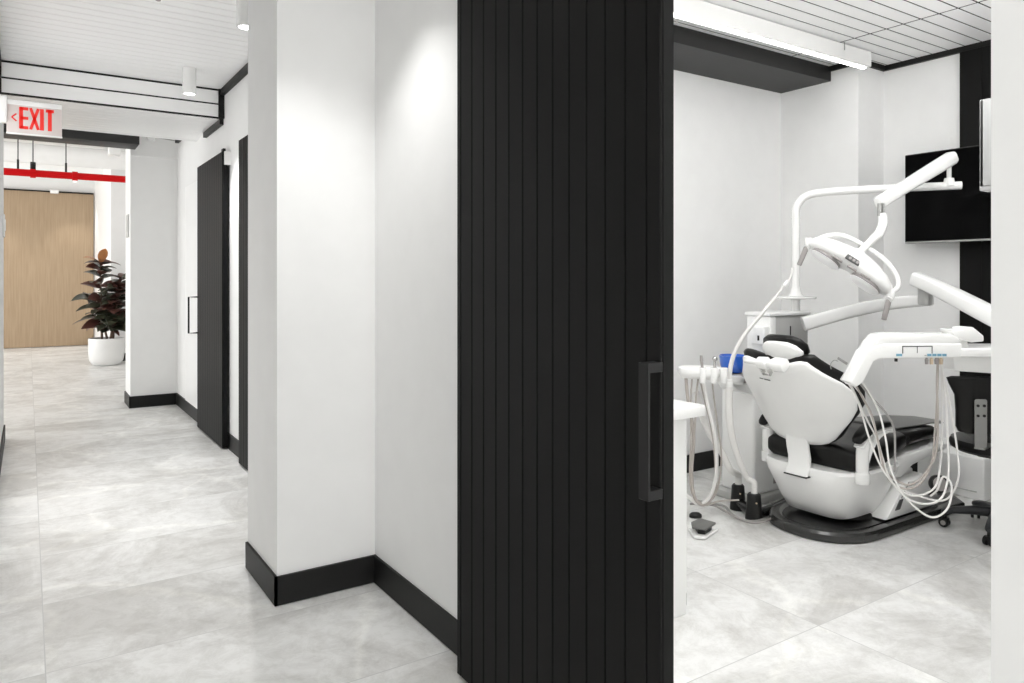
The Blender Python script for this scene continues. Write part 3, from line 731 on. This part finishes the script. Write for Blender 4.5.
# blue spittoon bowl
bm = bmesh.new(); lathe(bm, (3.47, 2.87, .795), [(.05, 0), (.066, .01), (.080, .04), (.085, .085), (.087, .10), (.082, .10), (.076, .06), (.05, .025), (.0, .02)], 36); link('spittoon_bowl', bm, M_blue, du)
bm = bmesh.new(); lathe(bm, (3.47, 2.87, .735), [(.05, 0), (.08, .005), (.082, .045), (.074, .055), (.0, .056)], 30); link('bowl_collar', bm, M_grip, du)
bm = bmesh.new(); prism(bm, [V(3.42, 2.82, .70), V(3.72, 2.82, .62), V(3.72, 2.82, .76), V(3.40, 2.82, .735)], (0, .12, 0), .012); link('bowl_bracket', bm, M_white, du)
# lamp post
PX, PY = 4.05, 2.865
bm = bmesh.new(); lathe(bm, (PX, PY, 1.14), [(.026, 0), (.026, .07), (.035, .073), (.115, .078), (.125, .085), (.12, .092), (.05, .096), (.036, .11), (.026, .15), (.026, .16)], 32); link('post_flange', bm, M_whitem, du)
A1 = V(4.62, 2.15, 1.90)
dirh = (V(A1.x, A1.y, 0) - V(PX, PY, 0)).normalized()
bm = bmesh.new()
P0 = V(PX, PY, 1.29)
tube(bm, [P0, V(PX, PY, 1.55), V(PX, PY, 1.735)], .025, 20)
tube(bm, [V(PX, PY, 1.73), V(PX, PY, 1.785), V(PX, PY, 1.83) + dirh*.02, V(PX, PY, 1.87) + dirh*.07, V(PX, PY, 1.885) + dirh*.15, V(PX, PY, 1.89) + dirh*.25], .0245, 20)
cyl(bm, V(PX, PY, 1.725), V(PX, PY, 1.732), .027, 20)
tube(bm, [V(PX, PY, 1.89) + dirh*.24, V(PX, PY, 1.897) + dirh*.5, A1], .024, 20)
cyl(bm, A1 - dirh*.02, A1 + dirh*.004, .0245, 20)
link('lamp_post', bm, M_whitem, du)
bm = bmesh.new(); K = A1 - dirh*.06
cyl(bm, K + V(0, 0, .0), K + V(0, 0, .045), .034, 20, .026); cyl(bm, K + V(0, 0, .04), K + V(0, 0, .13), .013, 14); link('lamp_pivot', bm, M_whitem, du)
E1 = W(950, 159, 4.30); E2 = W(880, 202, 4.12)
d = (E2 - E1).normalized()
bm = bmesh.new()
side = d.cross(V(0, 0, 1)).normalized(); upn = side.cross(d).normalized()
rings = []
for s, a_, b_ in ((-.035, .02, .018), (-.028, .034, .03), (-.01, .040, .034), (.1, .040, .034), (.4, .036, .03), ((E2-E1).length, .036, .03), ((E2-E1).length + .015, .03, .026), ((E2-E1).length + .02, .015, .015)):
    rings.append([E1 + d*s + upn*p + side*q for p, q in sup(a_, b_, 3.5, 24)])
loft(bm, rings); link('spring_arm', bm, M_whitem, du)
# neck
DL = 4.08
bm = bmesh.new(); a = W(880, 207, DL); cyl(bm, a + V(0, 0, .02), a - V(0, 0, .05), .014, 14); cyl(bm, a + V(.015, -.01, .02), a + V(.015, -.01, -.05), .006, 10); link('neck_pin', bm, M_steel, du)
bm = bmesh.new(); tube(bm, [W(882, 213, DL), W(883, 222, DL), W(880, 232, DL), W(873, 239, DL), W(867, 245, DL), W(860, 252, DL+.02)], [.022, .026, .026, .022, .020, .02], 16, 6)
link('neck', bm, M_whitem, du)
# lamp head : frame L (long axis), N (light direction), T (third)
L0, L1 = W(812, 246, 4.22), W(885, 292, 4.00)
La = (L1 - L0).normalized(); Lc = (L0 + L1) / 2
Nn = (V(-.42, .10, -.92)); Nn = (Nn - La * Nn.dot(La)).normalized(); Lt = La.cross(Nn).normalized()
LL = (L1 - L0).length
def lp(l, t_, n_): return Lc + La * (l * LL) + Lt * t_ + Nn * n_
bm = bmesh.new(); rings = []
for l, w, t0, h in ((-.56, .02, -.012, .016), (-.52, .045, -.02, .03), (-.42, .085, -.028, .046), (-.28, .105, -.035, .056), (-.14, .10, -.045, .060), (0, .085, -.055, .062), (.14, .10, -.048, .062), (.28, .105, -.036, .058), (.42, .085, -.026, .046), (.52, .045, -.018, .03), (.56, .02, -.012, .016)):
    rings.append([lp(l, a_, t0 + b_) for a_, b_ in sup(w, h, 2.5, 30)])
loft(bm, rings); lh = link('lamp_head', bm, M_white, du, 60)
for s in (-1, 1):
    bm = bmesh.new(); rings = []
    for k, (w_, n_) in enumerate(((.07, .004), (.076, .010), (.066, .018), (.03, .023), (.004, .024))):
        rings.append([lp(s*.27, 0, .018) + La * (a_*1.15) + Lt * b_ + Nn * n_ for a_, b_ in sup(w_, w_, 2.4, 28)])
    loft(bm, rings); rf = link('lamp_reflector', bm, M_lens, lh)
    bm = bmesh.new(); cyl(bm, lp(s*.27, 0, .012), lp(s*.27, 0, .028), .088, 30); link('reflector_rim', bm, M_grip, lh)
bm = bmesh.new(); c = lp(.02, -.088, -.03); obox(bm, c, La, Nn, Lt, .085, .030, .012, .005, 3); bp = link('button_panel', bm, M_text, lh)
for i in (-1, 0, 1):
    bm = bmesh.new(); c2 = lp(.02, -.0945, -.03) + La*(i*.022 + .005); cyl(bm, c2 + Lt*.002, c2 - Lt*.002, .008, 14); link('button', bm, M_grip, bp)
for l_ in (-.12, .07, .25):
    bm = bmesh.new(); obox(bm, lp(l_, -.086 if l_ > 0 else -.09, .012), La, Nn, Lt, .055, .010, .02, .002, 1); link('vent_slot', bm, M_grip, lh)
bm = bmesh.new(); cyl(bm, lp(0, 0, -.115), lp(0, 0, -.08), .045, 26, .05); link('swivel', bm, M_whitem, lh)
bm = bmesh.new(); tube(bm, [lp(-.54, 0, -.01), lp(-.46, 0, -.085), lp(-.30, 0, -.145), lp(-.05, 0, -.16), lp(.22, 0, -.155), lp(.45, 0, -.12), lp(.57, 0, -.065), lp(.55, 0, -.005)], .013, 14, 6); link('handle_frame', bm, M_whitem, lh)
for s in (-1, 1):
    hb = lp(s*.56, 0, -.005)
    bm = bmesh.new(); cyl(bm, hb + V(0, 0, .028), hb - V(0, 0, .022), .022, 20, bev=.006); cyl(bm, hb - V(0, 0, .02), hb + Vector((-.02, 0, -.03)), .018, 18); link('grip_socket', bm, M_whitem, lh)
    bm = bmesh.new(); e = hb - RT*.055 - UP*.13 if s < 0 else hb - RT*.035 - UP*.14
    cyl(bm, hb + (e-hb)*.18, e, .0155, 18, .0135, bev=.003); link('grip', bm, M_grip, lh)

# delivery arm, lower
def boxtube(bm, pts, w, h, n=6, ex=4):
    P = spline(pts, n) if len(pts) > 2 else [Vector(p) for p in pts]; rings = []; N = len(P)
    for i, p in enumerate(P):
        t_ = (P[min(i+1, N-1)] - P[max(i-1, 0)]).normalized(); s_ = t_.cross(V(0, 0, 1)).normalized(); u_ = s_.cross(t_).normalized()
        f = i / (N - 1); ww = w[0] + (w[1]-w[0])*f if isinstance(w, tuple) else w; hh = h[0] + (h[1]-h[0])*f if isinstance(h, tuple) else h
        rings.append([p + s_*a_ + u_*b_ for a_, b_ in sup(ww/2, hh/2, ex, 24)])
    loft(bm, rings)
DA0 = V(4.0, 2.80, 1.02); DA1 = W(928, 302, 4.05)
bm = bmesh.new(); boxtube(bm, [W(803, 324, 4.42), W(840, 314, 4.38), W(880, 305, 4.25), W(915, 301, 4.12), W(931, 300, 4.05)], (.075, .06), (.085, .062)); link('lower_arm', bm, M_whitem, du)
bm = bmesh.new(); c = W(925, 296, 4.06); cyl(bm, c - V(0, 0, .05), c + V(0, 0, .055), .036, 24, bev=.008); link('arm_joint', bm, M_grey, du)
bm = bmesh.new(); boxtube(bm, [W(916, 279, 4.08), W(935, 287, 3.95), W(965, 302, 3.72), W(1000, 320, 3.5), W(1030, 334, 3.35)], (.08, .08), (.075, .088), 4, 5); link('spring_arm', bm, M_whitem, du)
# delivery arm drop down to head bracket (hidden behind wall end)
bm = bmesh.new(); c = W(1032, 335, 3.35); cyl(bm, c + V(0, 0, .03), c - V(0, 0, .12), .03, 20); link('drop_joint', bm, M_whitem, du)

# delivery head
D0 = 3.30
def H(u, v, dd=0): return W(u, v, D0) + FW * dd
bm = bmesh.new()
prof = [(851, 382.5), (856, 387.5), (864, 382), (874, 361.5), (880, 358.5), (962, 357.5), (962, 343.5), (885, 344), (874, 347), (866, 352)]
prism(bm, [H(u, v) for u, v in prof], FW * .10, .006, 3); hd = link('delivery_head', bm, M_white, du)
bm = bmesh.new()
prof = [(851, 383), (855, 386), (862, 374), (873, 353), (879, 347), (888, 345), (964, 343.2), (959, 337.5), (952, 334), (890, 334), (881, 336), (875, 342.5), (864, 362)]
prism(bm, [H(u, v, .008) for u, v in prof], FW * .11, .005, 2); link('top_cover', bm, M_whitem, du)
# right tray shelf
bm = bmesh.new(); prism(bm, [H(960, 348.5), H(1030, 348.5), H(1030, 357), H(960, 357)], FW * .26, .005); link('side_shelf', bm, M_whitem, du)
bm = bmesh.new(); prism(bm, [H(966, 359, .1), H(1030, 359, .1), H(1030, 378, .1), H(968, 374, .1)], FW * .12, .01); link('lower_housing', bm, M_white, du)
bm = bmesh.new(); prism(bm, [H(966, 341, .05), H(974, 341, .05), H(976, 349, .05), H(964, 349, .05)], FW * .05, .003); prism(bm, [H(1008, 300, .05), H(1020, 300, .05), H(1020, 350, .05), H(1008, 350, .05)], FW * .05, .003)
link('handle_neck', bm, M_whitem, du)
bm = bmesh.new(); prism(bm, [H(952.5, 329.8, .02), H(965.5, 330.2, .02), H(967, 327.5, .02), H(976, 327.3, .02), H(987, 336, .02), H(987, 342, .02), H(975, 343, .02), H(960, 339.5, .02)], FW * .09, .006); link('tray_handle', bm, M_whitem, du)
# printed bracket line, blue labels, connectors
f = -.0015
bm = bmesh.new()
def line(u0_, v0_, u1_, v1_, th):
    a, b = H(u0_, v0_, f), H(u1_, v1_, f); dd = (b - a).normalized(); nn = dd.cross(FW) * th; prism(bm, [a + nn, b + nn, b - nn, a - nn], FW * .003)
line(902.2, 346.3, 932.3, 346.3, .0022); line(902.6, 346, 902.6, 353.5, .002); line(932, 346, 932, 353.5, .002); line(917.2, 346, 917.2, 353, .0015); line(924.5, 355.3, 926.5, 355.3, .001)
link('printed_bracket', bm, M_text, hd)
for a, b in ((896.2, 902),) + tuple((927.2 + i*5, 931.4 + i*5) for i in range(4)):
    bm = bmesh.new(); prism(bm, [H(a, 353.8, f), H(b, 353.8, f), H(b, 356.2, f), H(a, 356.2, f)], FW * .003); link('blue_label', bm, M_bluebtn, hd)
for i in range(4):
    bm = bmesh.new(); c = H(928.2 + i*4.8, 357, .012); cyl(bm, c, c - V(0, 0, .012), .006, 12); cyl(bm, c - V(0, 0, .012), c - V(0, 0, .034), .0085, 12, .007); link('hose_socket', bm, M_tan if i % 2 else M_grip, hd)
bm = bmesh.new(); c = H(897.4, 358.5, .012); obox(bm, c - V(0, 0, .008), RT, FW, UP, .010, .01, .014); link('cable_stub', bm, M_dark, hd)
# small wire hook at left end of head
bm = bmesh.new(); tube(bm, [H(834, 370, .03), H(833.5, 365, .03), H(837, 361, .03), H(841, 362, .03)], .0018, 6); tube(bm, [H(841, 358.6, .03), H(846, 362, .03), H(850, 364.5, .03)], .006, 8); link('instrument_tip', bm, M_steel, du)

# hoses from delivery head
def hose(name, pts, r, m, parent): 
    bm = bmesh.new(); tube(bm, pts, r, 8, 8); return link(name, bm, m, parent)
hs = [
 ([(864, 384, .10), (874, 403, .10), (881, 420, .08), (886, 450, .06), (893, 480, .05), (908, 491, .04), (925, 486, .04), (938, 465, .05), (943, 430, .06), (945, 395, .06), (946, 360, .06)], .0046, M_hose),
 ([(862, 385, .12), (876, 402, .12), (885, 430, .1), (889, 460, .06), (897, 485, .04), (915, 497, .02), (938, 490, .03), (947, 465, .05), (950, 420, .06), (949, 360, .06)], .0046, M_hosew),
 ([(866, 383, .08), (880, 400, .08), (893, 415, .07), (902, 432, .07), (902, 460, .06), (901, 475, .06)], .005, M_hoseg),
 ([(860, 386, .12), (868, 400, .12), (875, 420, .12), (879, 445, .08), (890, 475, .05), (910, 500, .0), (935, 500, -.02), (948, 478, .0), (953, 440, .04), (952, 400, .05), (948, 360, .06)], .0046, M_hosew),
 ([(868, 382, .06), (884, 410, .06), (890, 440, .04), (893, 470, .02), (903, 496, -.02), (925, 514, -.04), (942, 506, -.04), (949, 485, -.02), (946, 478, .02), (941, 492, .03), (938, 500, .06)], .0046, M_hosew),
 ([(863, 384, .14), (872, 404, .14), (880, 425, .12), (888, 445, .10), (894, 478, .08), (912, 494, .06), (945, 502, .02), (958, 480, .0), (961, 450, .03), (957, 410, .05), (951, 375, .06), (950, 360, .06)], .0042, M_hosew),
 ([(943, 358, .04), (942, 385, .04), (943, 420, .04), (941, 455, .04), (930, 478, .05), (915, 488, .05), (900, 482, .06), (888, 468, .07)], .005, M_hose),
]
for pts, r, m in hs: hose('instrument_hose', [H(*p) for p in pts], r, m, du)

# assistant holder
D1 = 4.08
def K1(u, v, dd=0): return W(u, v, D1) + FW * dd
bm = bmesh.new(); rings = []
for s_, a_, b_ in ((0, .105, .06), (.006, .118, .072), (.03, .121, .076), (.05, .110, .066), (.062, .10, .055), (.066, .08, .04)):
    rings.append([K1(701, 367, .03) + RT*p + FW*q + UP*(.0 - s_) for p, q in sup(a_, b_, 3, 36)])
loft(bm, rings)
ah = link('assistant_tray', bm, M_white, du)
bm = bmesh.new(); boxtube(bm, [K1(708, 376, .05), K1(725, 380, .06), K1(748, 384, .13)], .045, .05); link('assistant_arm', bm, M_white, du)
for u in (701, 712, 722):
    bm = bmesh.new(); c = K1(u, 369, -.035); cyl(bm, c + V(0, 0, .012), c - V(0, 0, .075), .021, 18, .017, bev=.004); link('instrument_cup', bm, M_whitem, ah)
bm = bmesh.new(); c = K1(701, 370, -.035); cyl(bm, c, c + UP*.055 - RT*.006, .008, 12); cyl(bm, c + UP*.055 - RT*.006, c + UP*.085 - RT*.008, .0095, 12, .007); link('suction_tip', bm, M_grip, du)
bm = bmesh.new(); c = K1(713, 370, -.035); cyl(bm, c, c + UP*.055 - RT*.002, .009, 12, .007); bmesh.ops.create_uvsphere(bm, u_segments=16, v_segments=10, radius=.015, matrix=Matrix.Translation(c + UP*.066)); link('syringe_head', bm, M_chrome, du)
for pts, r, m in (
 ([(686, 378), (688, 400), (692, 420), (694, 440), (692, 470), (694, 495), (701, 505), (710, 502), (716, 486), (716, 455), (712, 425), (706, 400), (702, 382)], .009, M_hose),
 ([(692, 378), (691, 400), (691, 440), (690, 475), (693, 495), (703, 504), (714, 498), (720, 480), (722, 455), (719, 430), (715, 400), (713, 380)], .0048, M_hose),
 ([(698, 379), (696, 400), (695, 430), (692, 460), (691, 480), (696, 500), (706, 506), (720, 502), (740, 501)], .0048, M_hose),
 ([(703, 380), (708, 405), (714, 430), (717, 455), (716, 480), (710, 498), (700, 505), (692, 500), (686, 495)], .010, M_hosew)):
    hose('suction_hose', [K1(u, v, .0 + .02*i/len(pts)) for i, (u, v) in enumerate(pts)], r, m, du)
# big suction pipes into floor sockets
def floor_at(u, v, z=0):
    d_ = FW * FPX + RT*(u-UC) + UP*(HZ-v); t_ = (z - EYE)/d_.z; return V(0, 0, EYE) + d_*t_
s1, s2 = floor_at(738, 509), floor_at(754, 519)
for c, r in ((s1, .046), (s2, .048)):
    bm = bmesh.new(); lathe(bm, c, [(r, .0), (r, .01), (r*.92, .05), (r*.80, .115), (r*.78, .135), (r*.62, .145), (r*.55, .145)], 26); fs = link('floor_socket', bm, M_dark, du)
    bm = bmesh.new(); cc = c + V(0, 0, .10) - FW*(r*.82); cyl(bm, cc, cc - FW*.004, .005, 10); link('rivet', bm, M_tan, fs)
bm = bmesh.new(); tube(bm, [s1 + UP*.04, s2 + UP*.04], .03, 12, smooth=False); tube(bm, [s2 + UP*.03 + RT*.02, floor_at(775, 508, .03), floor_at(790, 500, .03)], .028, 12); link('socket_manifold', bm, M_basebl, du)
t0 = K1(706, 415, .15)
bm = bmesh.new(); tube(bm, [K1(702, 396, .14), K1(712, 430, .13), K1(726, 455, .1), K1(735, 474, .08), s1 + UP*.20, s1 + UP*.12], .019, 14); link('suction_pipe', bm, M_hosew, du)
tp = K1(729, 380, .0)
bm = bmesh.new(); tube(bm, [tp, K1(729, 400), K1(730, 425), K1(737, 452, .02), K1(748, 478, .03), s2 + UP*.20, s2 + UP*.12], [.021, .021, .020, .018, .018, .018, .018], 14); link('suction_pipe', bm, M_hosew, du)
bm = bmesh.new(); cyl(bm, K1(729, 387), K1(729, 379), .024, 18, .02, bev=.004); link('pipe_collar', bm, M_white, du)
# long thin hose up to pole
bm = bmesh.new(); tube(bm, [K1(729, 382), K1(731, 365), K1(736, 350), K1(746, 333), K1(760, 316), K1(775, 298)], [.013, .0125, .012, .011, .010, .009], 12)
tube(bm, [K1(775, 298), K1(783, 287), K1(790, 278), K1(799, 268, .1)], [.007, .006, .005, .004], 10); al = link('air_line', bm, M_hosew, du)
bm = bmesh.new(); c = K1(786, 283.5); dd = (K1(799, 268) - K1(775, 298)).normalized(); cyl(bm, c - dd*.02, c + dd*.02, .012, 14, bev=.003); cyl(bm, c - dd*.01 + RT*.015, c - dd*.01 + RT*.022 - UP*.004, .005, 8); link('line_clip', bm, M_whitem, al)
# cable loop on floor
bm = bmesh.new(); fz = .012
tube(bm, [floor_at(u, v, fz) for u, v in ((690, 499), (708, 503), (724, 506), (733, 515), (748, 521), (765, 519), (778, 512), (779, 505), (770, 502))], .007, 8)
link('floor_cable', bm, M_hoseg, du)
bm = bmesh.new(); tube(bm, [floor_at(u, v, .03) for u, v in ((690, 504), (712, 505), (726, 512), (740, 519), (755, 523), (770, 519), (779, 509))], .006, 8)
link('floor_cable', bm, M_grip, du)

# ================================================================== FOOT PEDALS
p = floor_at(704, 532)
fpd = thing('foot_pedal', 'dark grey foot pedal on a white plate beside the hanging hoses', 'foot pedal', (p.x, p.y, 0))
bm = bmesh.new(); prism(bm, [floor_at(u, v, .004) for u, v in ((688, 530), (705, 526), (718.5, 531), (705, 540), (694, 539))], (0, 0, .016), .005, 2); link('plate', bm, M_white, fpd)
bm = bmesh.new(); prism(bm, [floor_at(u, v, .05) for u, v in ((691, 524), (700, 520), (716, 524.5), (706, 531), (692, 529))], (0, 0, .012), .004, 2); link('tread', bm, M_greyleather, fpd)
bm = bmesh.new(); prism(bm, [floor_at(u, v, .018) for u, v in ((695, 530), (704, 527), (712, 530), (705, 535), (698, 534))], (0, 0, .036), .003, 2); link('spring_box', bm, M_dark, fpd)
p = floor_at(695.5, 517.5)
bm = bmesh.new(); rings = []
for z_, a_, b_ in ((.0, .030, .02), (.004, .036, .026), (.018, .034, .024), (.028, .022, .014), (.03, .008, .006)): rings.append([p + RT*x_ + FW*y_ + UP*z_ for x_, y_ in sup(a_, b_, 2.2, 20)])
loft(bm, rings); tag(link('pedal_button', bm, M_dark), 'small black oval button on the floor behind the grey foot pedal', 'button')

# ================================================================== OPERATOR STOOL
SC = V(4.28, 1.80, 0)
st = thing('operator_stool', 'black wheeled stool with steel back bracket at the right edge of the doorway', 'stool', (SC.x, SC.y, 0))
bm = bmesh.new(); lathe(bm, SC + V(0, 0, .43), [(.10, 0), (.20, .004), (.225, .02), (.23, .045), (.22, .065), (.17, .078), (.0, .08)], 40); link('seat', bm, M_leather, st)
bm = bmesh.new(); cyl(bm, SC + V(0, 0, .07), SC + V(0, 0, .26), .030, 20); cyl(bm, SC + V(0, 0, .25), SC + V(0, 0, .43), .022, 20); link('gas_column', bm, M_navy, st)
bm = bmesh.new(); box(bm, SC.x - .09, SC.x + .09, SC.y - .07, SC.y + .07, .405, .432, .006); link('mechanism', bm, M_dark, st)
# backrest toward the viewer
bd = (-FW * .82 - RT * .05); bd.normalize(); brt = V(-bd.y, bd.x, 0)  # points left/right
if brt.dot(RT) < 0: brt = -brt
bc = SC + bd*.20 - brt*.185
bm = bmesh.new(); rings = []
for z_, w_, th in ((.565, .09, .012), (.575, .12, .024), (.60, .13, .03), (.68, .13, .032), (.76, .135, .032), (.815, .16, .03), (.845, .17, .022), (.853, .15, .01)):
    rings.append([bc + V(0, 0, z_) + brt*a_ + bd*(b_ - 1.2*a_*a_) for a_, b_ in sup(w_, th, 3, 30)])
loft(bm, rings); link('backrest', bm, M_leather, st)
bm = bmesh.new(); sb = bc + bd*.04
def bb_(a_, z_, d_=0): return sb + brt*a_ + V(0, 0, z_) + bd*d_
prism(bm, [bb_(-.075, .53), bb_(-.015, .53), bb_(-.015, .74), bb_(-.021, .747), bb_(-.069, .747), bb_(-.075, .74)], bd*.006, .001, 1)
prism(bm, [bb_(-.072, .50), bb_(-.018, .50), bb_(-.015, .535), bb_(-.075, .535)], bd*.006, .001, 1)
obox(bm, (SC + sb + brt*-.045)/2 + V(0, 0, .502), (sb + brt*-.045 - SC), UP.cross(sb + brt*-.045 - SC), UP, .36, .045, .007)
br_ = link('back_bracket', bm, M_steel, st)
for a_ in (-.060, -.030):
    for z_ in (.665, .715):
        bm = bmesh.new(); c = bb_(a_, z_, .006); cyl(bm, c, c + bd*.004, .007, 12); link('screw', bm, M_dark, br_)
hubz = .10
ang0 = math.atan2(floor_at(948, 527).y - SC.y, floor_at(948, 527).x - SC.x)
bm = bmesh.new(); lathe(bm, SC + V(0, 0, .075), [(.0, 0), (.05, 0), (.058, .02), (.055, .05), (.035, .06), (.0, .06)], 24); link('hub', bm, M_navy, st)
for k in range(5):
    a = ang0 + k * 2*PI/5; dr = V(math.cos(a), math.sin(a), 0); sd = V(-dr.y, dr.x, 0)
    bm = bmesh.new(); rings = []
    for s_, w_, h_, z_ in ((.03, .028, .026, .11), (.12, .026, .022, .108), (.20, .022, .018, .098), (.25, .02, .014, .085), (.265, .012, .01, .082)): rings.append([SC + dr*s_ + V(0, 0, z_) + sd*a_ + UP*b_ for a_, b_ in sup(w_, h_, 3, 16)])
    loft(bm, rings); lg = link('base_arm', bm, M_navy, st)
    cc = SC + dr*.25; ax = (sd*.9 + dr*.4).normalized()
    bm = bmesh.new(); cyl(bm, cc + V(0, 0, .05), cc + V(0, 0, .085), .01, 10)
    for s_ in (-1, 1): cyl(bm, cc + ax*s_*.008 + V(0, 0, .0255), cc + ax*s_*.022 + V(0, 0, .0255), .025, 20, bev=.003)
    obox(bm, cc + V(0, 0, .042), ax, ax.cross(UP), UP, .03, .045, .018, .004)
    ca = link('caster', bm, M_dark, lg)
    bm = bmesh.new()
    for s_ in (-1, 1): cyl(bm, cc + ax*s_*.021 + V(0, 0, .0255), cc + ax*s_*.0235 + V(0, 0, .0255), .013, 16)
    link('hub_cap', bm, M_grip, ca)

# ================================================================== CAMERA, WORLD, VIEW
cd = bpy.data.cameras.new('camera'); cam = bpy.data.objects.new('camera', cd); COL.objects.link(cam)
cd.sensor_width = 36; cd.sensor_fit = 'HORIZONTAL'; cd.lens = 36 * FPX / 1024
cd.shift_x = 0; cd.shift_y = -(341.5 - HZ) / 1024
cd.clip_start = .02
cam.location = (0, 0, EYE); cam.rotation_euler = (PI/2, 0, -YAW)
S.camera = cam
S.cycles.diffuse_bounces = 8; S.cycles.max_bounces = 12
w = bpy.data.worlds.new('world'); S.world = w; w.use_nodes = True
w.node_tree.nodes['Background'].inputs[0].default_value = (1, 1, 1, 1); w.node_tree.nodes['Background'].inputs[1].default_value = .5
S.view_settings.view_transform = 'Standard'; S.view_settings.look = 'None'; S.view_settings.gamma = 1; S.view_settings.use_curve_mapping = False
S.view_settings.exposure = 0
